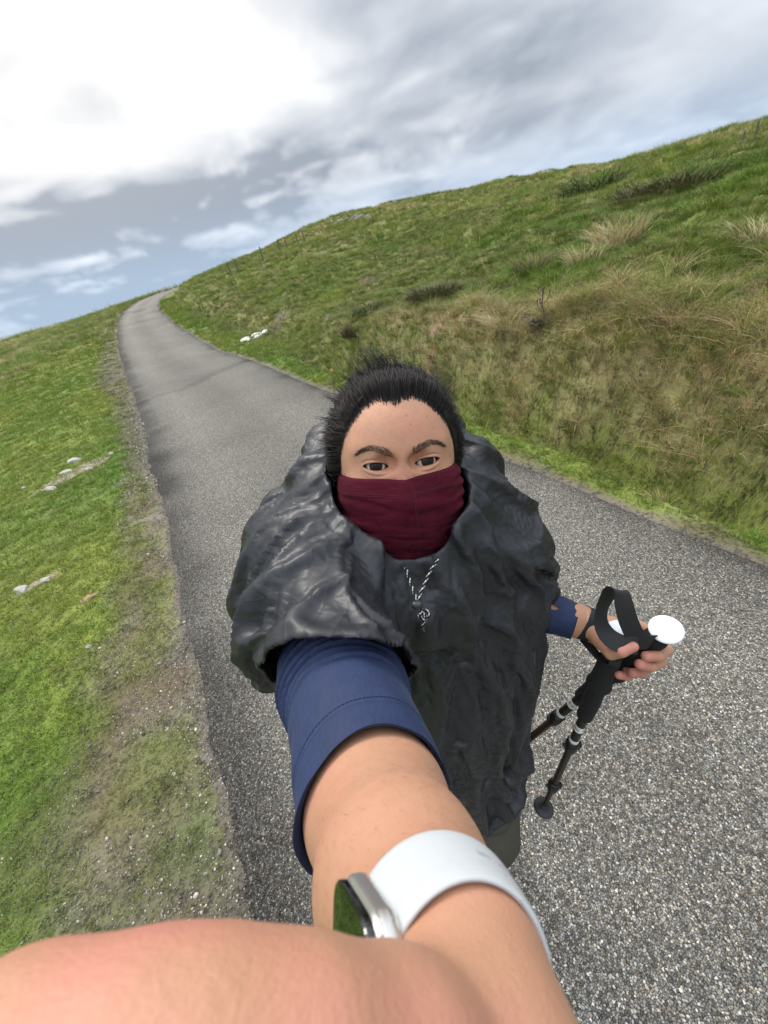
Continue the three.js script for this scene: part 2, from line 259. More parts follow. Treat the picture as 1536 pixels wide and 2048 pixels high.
// road: chip-seal asphalt with ragged edges
{
  const us = [-1, -0.97, -0.93, -0.86, -0.76, -0.64, -0.5, -0.34, -0.17, 0, 0.17, 0.34, 0.5, 0.64, 0.76, 0.86, 0.93, 0.97, 1], pos = [], uv = [], col = [], idx = [], n = us.length; let rows = 0;
  for (let d = 0.02; d < RLEN - 0.5; d += d < S0 + 14 ? 0.06 : 0.3) {
    const p = LINE.getPointAt(d / RLEN), t = LINE.getTangentAt(d / RLEN), s = d - S0, le = leftEdge(s), re = rightEdge(s), y = climb(Math.hypot(p.x, p.z));
    for (const q of us) {
      const u = q < 0 ? q * le : q * re, x = p.x - t.z * u, z = p.z + t.x * u, e = Math.abs(q);
      pos.push(x, y + 0.004 + 0.018 * (1 - q * q) - 0.03 * sstep(0.96, 1, e) + 0.006 * noise(x * 1.3, z * 1.3, 3), z); uv.push(u, d);
      // worn wheel tracks show paler stone, the outer strip and seams keep darker bitumen
      const w = 0.82 + 0.28 * Math.exp(-(((u + 0.75) / 0.42) ** 2)) + 0.26 * Math.exp(-(((u - 0.55) / 0.45) ** 2)) + 0.10 * fbm(x * 0.9, z * 0.9, 4, 4) * 2;
      const edge = sstep(-0.72, -0.98, q + 0.12 * fbm(x * 2.2, z * 2.2, 2, 3)) * 0.48 + sstep(0.8, 1, q + 0.1 * fbm(x * 2.2, z * 2.2, 2, 3)) * 0.42;
      const patch = 0.14 * sstep(0.25, 0.5, fbm(x * 0.42, z * 0.42 + 4, 8, 3)) + 0.22 * Math.exp(-(((s - 9.6 - 0.35 * u + 0.3 * noise(u * 2, 7)) / 0.22) ** 2));
      const f = Math.max(0.25, w - edge - patch); col.push(f * 1.0, f * 0.98, f * 0.93);
    }
    if (rows++) for (let j = 1; j < n; j++) { const a = (rows - 2) * n + j - 1, b = a + 1, c = a + n, e = b + n; idx.push(a, b, c, b, e, c); }
  }
  const g = new THREE.BufferGeometry(); g.setAttribute('position', new THREE.Float32BufferAttribute(pos, 3)); g.setAttribute('uv', new THREE.Float32BufferAttribute(uv, 2)); g.setAttribute('color', new THREE.Float32BufferAttribute(col, 3)); g.setIndex(idx); g.computeVertexNormals();
  const N = 2048, C = 330, cs = N / C, tint = [], h = new Float32Array(N * N); // about six millimetres a stone
  const colr = new Uint8Array(N * N * 3);
  for (let y = 0; y < N; y++) for (let x = 0; x < N; x++) {
    const X = x / cs, Y = y / cs, i0 = Math.floor(X), j0 = Math.floor(Y); let d1 = 9, d2 = 9, ci = 0, cj = 0;
    for (let j = j0 - 1; j <= j0 + 1; j++) for (let i = i0 - 1; i <= i0 + 1; i++) { const a = (i + C) % C, b = (j + C) % C, dx = X - i - hash(a, b, 1), dy = Y - j - hash(a, b, 2), st = 0.45 + 1.1 * hash(a, b, 9), d = (dx * dx + dy * dy) * st; if (d < d1) { d2 = d1; d1 = d; ci = a; cj = b; } else if (d < d2) d2 = d; }
    const e = Math.sqrt(d2) - Math.sqrt(d1), k = hash(ci, cj, 3), warm = hash(ci, cj, 4), gap = sstep(0.0, 0.2, e) ;
    let L = k < 0.3 ? 0.055 + 0.05 * warm : k < 0.75 ? 0.11 + 0.07 * warm : k < 0.95 ? 0.19 + 0.11 * warm : 0.29 + 0.15 * warm;
    L = lerp(0.022, L, gap) * (0.9 + 0.2 * hash(x, y, 5)); const q = (y * N + x) * 3, wm = (hash(ci, cj, 6) - 0.35) * 0.16;
    colr[q] = clamp(toS(L * (1 + wm)), 0, 1) * 255; colr[q + 1] = clamp(toS(L), 0, 1) * 255; colr[q + 2] = clamp(toS(L * (1 - wm * 1.2)), 0, 1) * 255; h[y * N + x] = gap * (0.45 + 0.55 * hash(ci, cj, 7));
  }
  const map = dataTex(N, N, (x, y) => { const q = (y * N + x) * 3; return [colr[q] / 255, colr[q + 1] / 255, colr[q + 2] / 255]; }, true, 0.5);
  const bump = dataTex(N, N, (x, y) => h[y * N + x], false, 0.5);
  tag(mesh('road', g, std({ map, bumpMap: bump, bumpScale: 0.005, roughness: 0.85, specularIntensity: 0.3, vertexColors: true, rgb: [1.5, 1.47, 1.39] })), 'narrow grey chip-seal road curving away uphill', 'road', null, 'structure');
}

// ---------------------------------------------------------------- grass
function tuft(seed, blades, hgt, spread, wid, bend, segs, lean = 0) {
  const R = rng(seed), pos = [], nor = [], idx = [];
  for (let b = 0; b < blades; b++) {
    const a = R() * 6.283, r0 = spread * Math.sqrt(R()), x0 = r0 * Math.cos(a), z0 = r0 * Math.sin(a), az = a + (R() - 0.5) * 2.4, h = hgt * (0.55 + 0.45 * R()), bd = bend * (0.3 + R()), w = wid * (0.7 + 0.6 * R()), tw = R() * 6.283;
    const o = pos.length / 3, dx = Math.cos(az), dz = Math.sin(az);
    for (let i = 0; i <= segs; i++) {
      const t = i / segs, out = h * bd * t * t, up = h * (t - 0.32 * bd * t * t), ww = w * (1 - t ** 1.5) * 0.5 + w * 0.06;
      const x = x0 + dx * out + lean * h * t * t, z = z0 + dz * out, px = Math.cos(tw + t), pz = Math.sin(tw + t);
      pos.push(x - px * ww, up, z - pz * ww, x + px * ww, up, z + pz * ww);
      const nn = V(-pz * 0.7 + dx * -0.2, 0.75, px * 0.7 + dz * -0.2).normalize(); nor.push(nn.x, nn.y, nn.z, nn.x, nn.y, nn.z);
      if (i) { const q = o + i * 2; idx.push(q - 2, q - 1, q, q - 1, q + 1, q); }
    }
  }
  const g = new THREE.BufferGeometry(); g.setAttribute('position', new THREE.Float32BufferAttribute(pos, 3)); g.setIndex(idx); g.computeVertexNormals(); return g;
}
const bladeMat = std({ roughness: 0.62, side: THREE.DoubleSide, transmission: 0.3, specularIntensity: 0.5 });
function scatter(group, partName, geos, bands, fill, seed) {
  const R = rng(seed), M = geos.map(() => []), K = geos.map(() => []), m = new THREE.Matrix4(), q = new THREE.Quaternion(), e = new THREE.Euler();
  for (const [r0, r1, dens, size, a0, a1] of bands) {
    const area = (a1 - a0) * Math.PI / 180 / 2 * (r1 * r1 - r0 * r0), n = Math.round(area * dens);
    for (let i = 0; i < n; i++) {
      const r = Math.sqrt(lerp(r0 * r0, r1 * r1, R())), a = lerp(a0, a1, R()) * Math.PI / 180, x = r * Math.sin(a), z = -r * Math.cos(a), w = [R(), R(), R(), R()];
      const f = fill(x, z, r, w, R); if (!f) continue;
      const k = Math.floor(R() * geos.length), sc = size * f.size; e.set((R() - 0.5) * 0.3, R() * 6.283, (R() - 0.5) * 0.3 + (f.tilt ?? 0)); q.setFromEuler(e);
      m.compose(V(x, height(x, z) - 0.006, z), q, V(sc * (f.wide ?? 1), sc * f.tall, sc * (f.wide ?? 1))); M[k].push(...m.elements); K[k].push(...f.rgb);
    }
  }
  geos.forEach((g, k) => { const im = new THREE.InstancedMesh(g, bladeMat, M[k].length / 16); im.instanceMatrix = new THREE.InstancedBufferAttribute(new Float32Array(M[k]), 16); im.instanceColor = new THREE.InstancedBufferAttribute(new Float32Array(K[k]), 3); im.name = partName; im.castShadow = im.receiveShadow = true; group.add(im); });
  return M.reduce((s, a) => s + a.length / 16, 0);
}
const vary = (c, w, a = 0.5) => { const f = 1 - a / 2 + a * w[0], t = (w[1] - 0.5) * 0.3; return [c[0] * f * (1 + t), c[1] * f, c[2] * f * (1 + t * 0.5)]; };
{
  const lawn = tag(thing('lawn_grass', V(0, 0, 0)), 'short bright green grazed grass along both road verges', 'grass', null, 'stuff');
  const gs = [1, 2, 3, 4].map((i) => tuft(i, 14, 0.032, 0.028, 0.0036, 0.9, 2));
  scatter(lawn, 'grass_tufts', gs, [[0.4, 2.2, 1500, 0.9, -100, 95], [2.2, 4.5, 800, 1.15, -75, 80], [4.5, 9, 320, 1.6, -64, 60], [9, 20, 90, 2.6, -60, 40], [20, 45, 18, 5, -56, 10]], (x, z, r, w) => {
    const c = cover(x, z); if (c.road) return null; if (c.v < 0.03 + 0.05 * w[2]) return null;
    if (c.rough > w[3]) return null;
    if (c.worn > 0.6 + 0.5 * w[3]) return null;
    const patch = fbm(x * 0.35, z * 0.35, 3, 3), dry = clamp(c.worn * 1.1 + (w[1] > 0.93 ? 0.6 : 0) + (c.side > 0 ? 0.12 + 0.4 * noise(x * 3, z * 3, 1) : 0), 0, 1);
    const k = mix3(mix3(LAWN, LAWN2, clamp(0.5 + patch * 1.3, 0, 1)), [0.20, 0.165, 0.075], dry * 0.8);
    return { size: 0.8 + 0.5 * w[2], tall: lerp(1, 0.6, c.worn) * (c.side > 0 ? 1.25 : 1), rgb: vary(k, w) };
  }, 11);
}
{
  const hill = tag(thing('hillside_grass', V(0, 0, 0)), 'rough green pasture grass mixed with straw on the slopes', 'grass', null, 'stuff');
  const gs = [1, 2, 3].map((i) => tuft(20 + i, 20, 0.12, 0.05, 0.0048, 1.15, 3, 0.3));
  scatter(hill, 'grass_tufts', gs, [[1.2, 6, 520, 0.9, -20, 95], [6, 12, 260, 1.1, -64, 68], [12, 25, 85, 1.6, -62, 62], [25, 60, 18, 2.7, -58, 58], [60, 130, 1.5, 5, -55, 45]], (x, z, r, w) => {
    const c = cover(x, z); if (c.road || c.rough < w[3] * 0.9 + 0.05 || c.bare > w[2]) return null;
    if (c.ditch > 0.55 + w[2]) return null;
    const dry = clamp(c.straw * 0.9 + (w[1] > 0.9 ? 0.5 : 0), 0, 1), patch = fbm(x * 0.7, z * 0.7, 3, 3), lush = fbm(x * 0.25, z * 0.25, 12, 2);
    const k = w[2] < dry ? STRAW : mix3(ROUGH, mix3(LAWN, LAWN2, 0.5 + lush), clamp(0.45 + patch * 0.9, 0, 1));
    return { size: 0.75 + 0.55 * w[2], tall: 0.75 + 0.5 * clamp(0.5 + patch, 0, 1), rgb: vary(k, w, 0.95) };
  }, 12);
}
{
  const dry = tag(thing('dry_grass', V(0, 0, 0)), 'long straw coloured grass over the ditch bank and in streaks uphill', 'dry grass', null, 'stuff');
  const gs = [1, 2, 3].map((i) => tuft(40 + i, 22, 0.34, 0.05, 0.0042, 1.15, 5, -0.3));
  scatter(dry, 'grass_tufts', gs, [[1.2, 5, 380, 0.8, 15, 92], [5, 12, 110, 0.9, -64, 66], [12, 25, 16, 1.3, -62, 62], [25, 60, 3, 2.2, -58, 58], [60, 120, 0.35, 3.6, -55, 45]], (x, z, r, w) => {
    const c = cover(x, z); if (c.road || c.rough < 0.3 || c.bare > 0.5) return null;
    const bank = c.side > 0 && c.v < 2.6 ? (1 - sstep(3.2, 8, c.s)) : 0;
    if (w[3] > c.straw * (bank ? 1 : 0.4) * (c.ditch > 0.5 ? 0.12 : 1)) return null;
    const k = w[2] < 0.48 ? mix3(ROUGH, LAWN2, 0.4) : w[2] < 0.66 ? [0.33, 0.255, 0.12] : [0.46, 0.375, 0.195];
    return { size: 0.7 + 0.5 * w[0], tall: lerp(0.6, 1.0, bank), tilt: 0.15, rgb: vary(k, w, 0.9) };
  }, 13);
}

// ---------------------------------------------------------------- the walker
const BASE = V(0.07, 0, -0.45);
const person = thing('person', BASE, 'person in a black poncho and maroon neck gaiter reaching one bare arm towards the viewer', 'person');
const J = (px, py, d, r) => ({ p: at(px, py, d), r });
// head axes: x to her left, y up, z out of the face; the origin lies between the pupils
const EYE = at(804, 929, 0.455), view = camera.position.clone().sub(EYE).normalize();
const hz = view.clone().addScaledVector(camAxis(1, 0, 0), 0.13).addScaledVector(camAxis(0, 1, 0), -0.13).normalize();
const hx = camAxis(Math.cos(0.095), Math.sin(0.095), 0); hx.addScaledVector(hz, -hx.dot(hz)).normalize();
const hy = hz.clone().cross(hx);
const HM = new THREE.Matrix4().makeBasis(hx, hy, hz).setPosition(EYE);
const headW = (x, y, z) => V(x, y, z).applyMatrix4(HM);
const skullSdf = (x, y, z) => { let d = ell(x, y, z, 0, 0.016, -0.088, 0.0725, 0.080, 0.093); d = smin(d, ell(x, y, z, 0, 0.030, -0.062, 0.063, 0.057, 0.062), 0.04); d = smin(d, ell(x, y, z, 0, -0.040, -0.062, 0.064, 0.078, 0.058), 0.05); d = smin(d, ell(x, y, z, 0, -0.088, -0.040, 0.034, 0.030, 0.036), 0.04); return d; };
const EX = 0.0312, EZ = -0.0118, ER = 0.0121;
function headSdf(x, y, z) {
  let d = skullSdf(x, y, z); const ax = Math.abs(x), s = x < 0 ? -1 : 1;
  if (d > 0.07) return d;
  d = smin(d, ell(ax, y, z, 0.040, -0.030, -0.022, 0.024, 0.020, 0.020), 0.02);                       // cheekbones
  d = smin(d, cone(ax, y, z, V(0.013, 0.0165, -0.0045), V(0.046, 0.021, -0.018), 0.0075, 0.006), 0.016);  // brow ridges
  d = smin(d, cone(x, y, z, V(0, 0.010, -0.0065), V(0, -0.042, 0.014), 0.0080, 0.0115), 0.010);        // nose
  d = smin(d, ell(ax, y, z, 0.011, -0.047, 0.004, 0.008, 0.007, 0.009), 0.008);
  d = smin(d, cone(x, y, z, V(0, -0.10, -0.075), V(0, -0.20, -0.105), 0.052, 0.056), 0.03);           // neck
  d = smin(d, ell(ax, y, z, 0.077, -0.018, -0.092, 0.006, 0.030, 0.016), 0.006);                       // ears
  d = smin(d, cone(x, y, z, V(-0.02, -0.076, 0.0), V(0.02, -0.076, 0.0), 0.006, 0.006), 0.012);       // lips
  const dx = ax - EX, dy = y, dz = z - EZ, er = Math.hypot(dx, dy, dz);
  if (er < 0.05) {
    d = smax(d, -(ell(ax, y, z, EX - 0.012, 0.004, 0.006, 0.012, 0.009, 0.0105)), 0.012);               // hollow beside the nose
    d = smin(d, er - (ER + 0.0017), 0.009);                                                             // lids
    const t = dx / 0.0156, tilt = 0.0016 * t + 0.0004, up = 0.0050 * Math.pow(Math.max(0, 1 - t * t), 0.62) + tilt, lo = -0.0046 * Math.pow(Math.max(0, 1 - t * t), 0.75) + tilt;
    const crease = Math.abs(y - up - 0.0036 - 0.0006 * t); if (Math.abs(t) < 1.25) d += 0.0013 * Math.exp(-((crease / 0.0009) ** 2)) * (1 - sstep(0.9, 1.25, Math.abs(t)));
    d += (0.0005 * Math.exp(-(((y - lo + 0.0062 - 0.001 * t * t) / 0.0013) ** 2)) - 0.0005 * Math.exp(-(((y - lo + 0.0034) / 0.0016) ** 2))) * (1 - sstep(0.6, 1.1, Math.abs(t)));
    const open = Math.max(y - up, lo - y, Math.abs(dx) - 0.0152, EZ - 0.006 - z);
    d = smax(d, -open, 0.0012);
  }
  return d;
}
const inHead = (f) => { const I = HM.clone().invert().elements; return (x, y, z) => f(I[0] * x + I[4] * y + I[8] * z + I[12], I[1] * x + I[5] * y + I[9] * z + I[13], I[2] * x + I[6] * y + I[10] * z + I[14]); };
const hairline = (x, z) => { const a = Math.atan2(Math.abs(x + 0.001), z + 0.085); return interp([[0, 0.0640], [0.10, 0.0685], [0.26, 0.0725], [0.45, 0.0670], [0.62, 0.052], [0.78, 0.035], [0.92, 0.014], [1.02, -0.009], [1.12, -0.022], [1.3, -0.03], [1.7, -0.03], [1.9, -0.07], [3.2, -0.10]], a)[0]; };
const SKIN = [0.49, 0.268, 0.168], SKIN_R = [0.50, 0.215, 0.142];
const headColour = (x, y, z) => {
  const n = fbm(x * 60, y * 60, z * 60, 3), f = fbm(x * 400, y * 400, z * 400, 2);
  let red = 0.18 + 0.35 * n + 0.75 * Math.exp(-((x / 0.02) ** 2) - (((y + 0.022) / 0.02) ** 2)) + 0.4 * Math.exp(-(((x - 0.012) / 0.025) ** 2) - (((y - 0.045) / 0.022) ** 2)) + 0.22 * Math.exp(-(((Math.abs(x) - 0.04) / 0.02) ** 2) - (((y + 0.03) / 0.015) ** 2));
  let c = mix3(SKIN, SKIN_R, clamp(red, 0, 1)); const k = 1 + 0.08 * n + 0.09 * f; c = [c[0] * k, c[1] * k, c[2] * k];
  for (const [fx, fy] of [[0.012, -0.0125], [0.004, -0.014], [-0.004, -0.0155], [-0.011, -0.0135], [0.017, -0.0145], [-0.017, -0.0155], [0.001, -0.011], [0.0065, 0.009], [0.034, 0.052], [0.013, 0.046], [0.009, 0.056]]) { const q = Math.hypot(x - fx, y - fy); if (q < 0.0014) c = mix3(c, [0.16, 0.07, 0.05], 0.6 * (1 - sstep(0.0005, 0.0014, q))); }
  c = mix3(c, [0.022, 0.017, 0.015], sstep(0.001, 0.012, y - hairline(x, z) + 0.004 * f + 0.004 * n));
  return c;
};
const headGeo = nets(headSdf, [-0.1, -0.225, -0.2], [0.1, 0.15, 0.045], 0.00125, 1.8, headColour);
headGeo.applyMatrix4(HM);

// the arm that reaches to the viewer, and its hand round the top of the frame's lower edge
const ARM = [J(625, 1150, 0.53, 0.042), J(690, 1390, 0.365, 0.041), J(722, 1500, 0.292, 0.0405), J(755, 1615, 0.238, 0.0425), J(808, 1765, 0.163, 0.0355), J(908, 1945, 0.109, 0.0238), J(935, 2160, 0.087, 0.0222)];
const armColour = (x, y, z) => { const n = fbm(x * 30, y * 30, z * 30, 3), f = fbm(x * 260, y * 260, z * 260, 2), r = clamp(0.12 + 0.45 * n, 0, 1), c = mix3([0.455, 0.248, 0.155], SKIN_R, r), k = 1 + 0.05 * f; return [c[0] * k, c[1] * k, c[2] * k]; };
const handR = [[J(940, 2210, 0.083, 0.0215), J(780, 2215, 0.069, 0.0185), J(580, 2205, 0.061, 0.0172), J(390, 2202, 0.058, 0.0166), J(290, 2200, 0.0575, 0.0156), J(200, 2192, 0.057, 0.0145), J(0, 2190, 0.057, 0.0140), J(-280, 2240, 0.060, 0.0112)],
  [J(985, 2250, 0.083, 0.0255), J(760, 2420, 0.074, 0.019), J(520, 2360, 0.076, 0.018), J(300, 2420, 0.076, 0.0100), J(60, 2440, 0.080, 0.0085), J(-60, 2380, 0.090, 0.0078)],
  [J(780, 2400, 0.085, 0.020), J(520, 2560, 0.080, 0.0095), J(260, 2620, 0.084, 0.0085), J(140, 2540, 0.096, 0.0076)], [J(860, 2480, 0.088, 0.019), J(640, 2740, 0.084, 0.0092), J(400, 2800, 0.090, 0.008), J(290, 2700, 0.102, 0.0072)], [J(920, 2520, 0.09, 0.017), J(760, 2860, 0.09, 0.0085), J(560, 2930, 0.096, 0.0075), J(450, 2840, 0.106, 0.0066)]];
const armSdf = (x, y, z) => { let d = chain(x, y, z, ARM, 0.012); let h = 1e9; for (const c of handR) h = smin(h, chain(x, y, z, c, 0.008), 0.010); d = smin(d, h, 0.010); return d + 0.0008 * noise(x * 22, y * 22, z * 22); };
const armGeo = nets(armSdf, ...boundsOf(ARM.map((a) => a.p).concat(handR.flat().map((a) => a.p)), 0.065), 0.002, 1.6, (x, y, z) => {
  const h = handR[0], t = clamp((0.092 - V(x, y, z).sub(camera.position).dot(camAxis(0, 0, -1))) / 0.03, 0, 1), n = fbm(x * 34, y * 34, z * 34, 3), c = armColour(x, y, z), k = sstep(0, 1, t) * clamp(0.35 + 1.1 * n, 0, 1);
  return mix3(c, [0.53, 0.225, 0.17], Math.min(1, k * 1.05));
}, true);

// the other arm, down to the hand that carries both poles
const ARML = [J(1000, 1090, 0.62, 0.040), J(1022, 1200, 0.665, 0.032), J(1075, 1218, 0.645, 0.0275), J(1150, 1240, 0.622, 0.0232), J(1168, 1246, 0.618, 0.0225)];
const PALM = [[J(1172, 1247, 0.617, 0.0215), J(1205, 1258, 0.612, 0.021), J(1262, 1262, 0.605, 0.0165)], [J(1172, 1250, 0.617, 0.02), J(1215, 1278, 0.615, 0.019), J(1262, 1290, 0.612, 0.0155)]];
const FINGERS = [
  [J(1262, 1250, 0.602, 0.0115), J(1312, 1268, 0.594, 0.0090), J(1333, 1300, 0.574, 0.0083), J(1316, 1312, 0.556, 0.0079), J(1293, 1313, 0.548, 0.0072)],
  [J(1266, 1268, 0.606, 0.0115), J(1306, 1296, 0.600, 0.0091), J(1320, 1324, 0.580, 0.0085), J(1300, 1333, 0.561, 0.0080), J(1280, 1329, 0.552, 0.0074)],
  [J(1258, 1285, 0.610, 0.0110), J(1284, 1318, 0.604, 0.0087), J(1286, 1345, 0.590, 0.0078), J(1266, 1346, 0.578, 0.0072)],
  [J(1240, 1296, 0.612, 0.0101), J(1256, 1330, 0.606, 0.0078), J(1254, 1352, 0.594, 0.0069), J(1238, 1350, 0.584, 0.0063)],
  [J(1180, 1252, 0.608, 0.0143), J(1203, 1284, 0.580, 0.0118), J(1222, 1306, 0.552, 0.0096), J(1243, 1302, 0.536, 0.0086), J(1266, 1293, 0.530, 0.0072)]];
const handLSdf = (x, y, z) => { let d = chain(x, y, z, PALM[0], 0.01); d = smin(d, chain(x, y, z, PALM[1], 0.01), 0.012); for (const f of FINGERS) d = smin(d, chain(x, y, z, f, 0.002), 0.0035); return smin(d, cone(x, y, z, ARML[3].p, ARML[4].p, ARML[3].r, ARML[4].r), 0.012); };
const handLGeo = nets(handLSdf, ...boundsOf(PALM.flat().concat(FINGERS.flat()).map((a) => a.p), 0.03), 0.0016, 1.6, (x, y, z, nx, ny, nz) => {
  const c = armColour(x, y, z), tip = Math.min(...FINGERS.map((f) => f[f.length - 1].p.distanceTo(V(x, y, z)))); return mix3(c, [0.52, 0.20, 0.16], 0.75 * (1 - sstep(0.008, 0.035, tip)));
});
const armLGeo = nets((x, y, z) => chain(x, y, z, ARML, 0.02), ...boundsOf(ARML.map((a) => a.p), 0.07), 0.004, 1.6, armColour);
// trunk and legs beneath the clothes, one figure with the head and arms
const LEG = (s) => [{ p: V(0.06 + s * 0.085, 0.80, -0.45), r: 0.085 }, { p: V(0.014 + s * 0.062, 0.44, s > 0 ? -0.34 : -0.45), r: 0.055 }, { p: V(-0.02 + s * 0.065, 0.09, s > 0 ? -0.43 : -0.56), r: 0.038 }];
const TRUNK = [{ p: at(815, 1075, 0.57), r: 0.05 }, { p: V(0.035, 1.24, -0.46), r: 0.085 }, { p: V(0.05, 1.0, -0.46), r: 0.09 }, { p: V(0.06, 0.84, -0.45), r: 0.10 }];
const trunkGeo = nets((x, y, z) => { let d = chain(x, y, z, TRUNK, 0.06); d = smin(d, cone(x, y, z, ARM[0].p, ARML[0].p, 0.038, 0.038), 0.05); for (const s of [-1, 1]) d = smin(d, chain(x, y, z, LEG(s), 0.03), 0.03); return d; }, [-0.25, 0.02, -0.65], [0.3, 1.46, -0.25], 0.01, 1.6, armColour);
const bodyGeo = mergeGeometries([headGeo, armGeo, handLGeo, armLGeo, trunkGeo]);
worldUV(bodyGeo, 14);
const pore = (() => { const a = per(512, 64), b = per(512, 150), c = per(512, 22); return dataTex(512, 512, (x, y) => 0.35 * a(x, y, 1) + 0.4 * b(x, y, 2) + 0.25 * c(x, y, 3), false, 1); })();
const skinMat = std({ vertexColors: true, roughness: 0.56, bumpMap: pore, bumpScale: 0.00022, sheen: 0.12, sheenRoughness: 0.5, specularIntensity: 0.7 }); skinMat.sheenColor.setRGB(0.9, 0.6, 0.5);
const body = part('body', bodyGeo, skinMat, person);

// eyes
{
  const tex = dataTex(256, 256, (x, y) => { // the ball seen from its front: iris and pupil, faint veins
    const u = (x - 127.5) / 127.5, v = (y - 127.5) / 127.5, r = Math.hypot(u, v) , a = Math.atan2(v, u), n = noise(a * 9, r * 9, 1) * 0.5 + noise(a * 30, r * 4, 2) * 0.5;
    const iris = [0.026 + 0.014 * n, 0.014 + 0.007 * n, 0.009 + 0.003 * n], white = [0.78, 0.73, 0.69];
    let c = mix3(iris, white, sstep(0.62, 0.68, r)); c = mix3([0.006, 0.005, 0.005], c, sstep(0.27, 0.31, r)); c = mix3(c, [0.02, 0.012, 0.01], 0.8 * Math.exp(-(((r - 0.62) / 0.05) ** 2)));
    return c.map(toS);
  }, true);
  const mat = std({ map: tex, roughness: 0.1, specularIntensity: 0.6 });
  for (const s of [-1, 1]) {
    const g = new THREE.SphereGeometry(ER, 48, 32), p = g.attributes.position, uv = g.attributes.uv, look = V(0.02 + 0.015 * s, 0.10, 1).normalize(), q = new THREE.Quaternion().setFromUnitVectors(V(0, 0, 1), look);
    for (let i = 0; i < p.count; i++) { const z = p.getZ(i); uv.setXY(i, z > 0 ? 0.5 + p.getX(i) / ER * 0.5 : 0.02, z > 0 ? 0.5 + p.getY(i) / ER * 0.5 : 0.5); }
    g.applyQuaternion(q); g.translate(s * EX, 0, EZ); g.applyMatrix4(HM); part('eye', g, mat, person);
  }
}
// strands of hair: tapering ribbons of three sides
function strands(list) { // [[points], radius]
  const pos = [], idx = [], a = V(), b = V(), t = V();
  for (const [pts, r] of list) {
    const o = pos.length / 3, n = pts.length;
    for (let i = 0; i < n; i++) {
      t.copy(pts[Math.min(n - 1, i + 1)]).sub(pts[Math.max(0, i - 1)]).normalize(); a.set(0.31, 0.52, 0.79).cross(t).normalize(); b.copy(t).cross(a); const w = r * (1 - 0.85 * (i / (n - 1)) ** 2);
      for (let k = 0; k < 3; k++) { const c = Math.cos(k * 2.094) * w, s = Math.sin(k * 2.094) * w; pos.push(pts[i].x + a.x * c + b.x * s, pts[i].y + a.y * c + b.y * s, pts[i].z + a.z * c + b.z * s); }
      if (i) for (let k = 0; k < 3; k++) { const p = o + (i - 1) * 3 + k, q = o + (i - 1) * 3 + (k + 1) % 3; idx.push(p, q, p + 3, q, q + 3, p + 3); }
    }
  }
  const g = new THREE.BufferGeometry(); g.setAttribute('position', new THREE.Float32BufferAttribute(pos, 3)); g.setIndex(idx); g.computeVertexNormals(); return g;
}
const onHead = (x, y, z, dir, off = 0) => { // first place outside the head when walking along dir
  const p = V(x, y, z); for (let i = 0; i < 60; i++) { const d = headSdf(p.x, p.y, p.z) - off; if (Math.abs(d) < 0.0002) break; p.addScaledVector(dir, -d * 0.8); } return p;
};
const normalAt = (f, p, e = 0.001) => V(f(p.x + e, p.y, p.z) - f(p.x - e, p.y, p.z), f(p.x, p.y + e, p.z) - f(p.x, p.y - e, p.z), f(p.x, p.y, p.z + e) - f(p.x, p.y, p.z - e)).normalize();
const hairMat = std({ rgb: [0.017, 0.0135, 0.012], roughness: 0.42, specularIntensity: 0.5 });
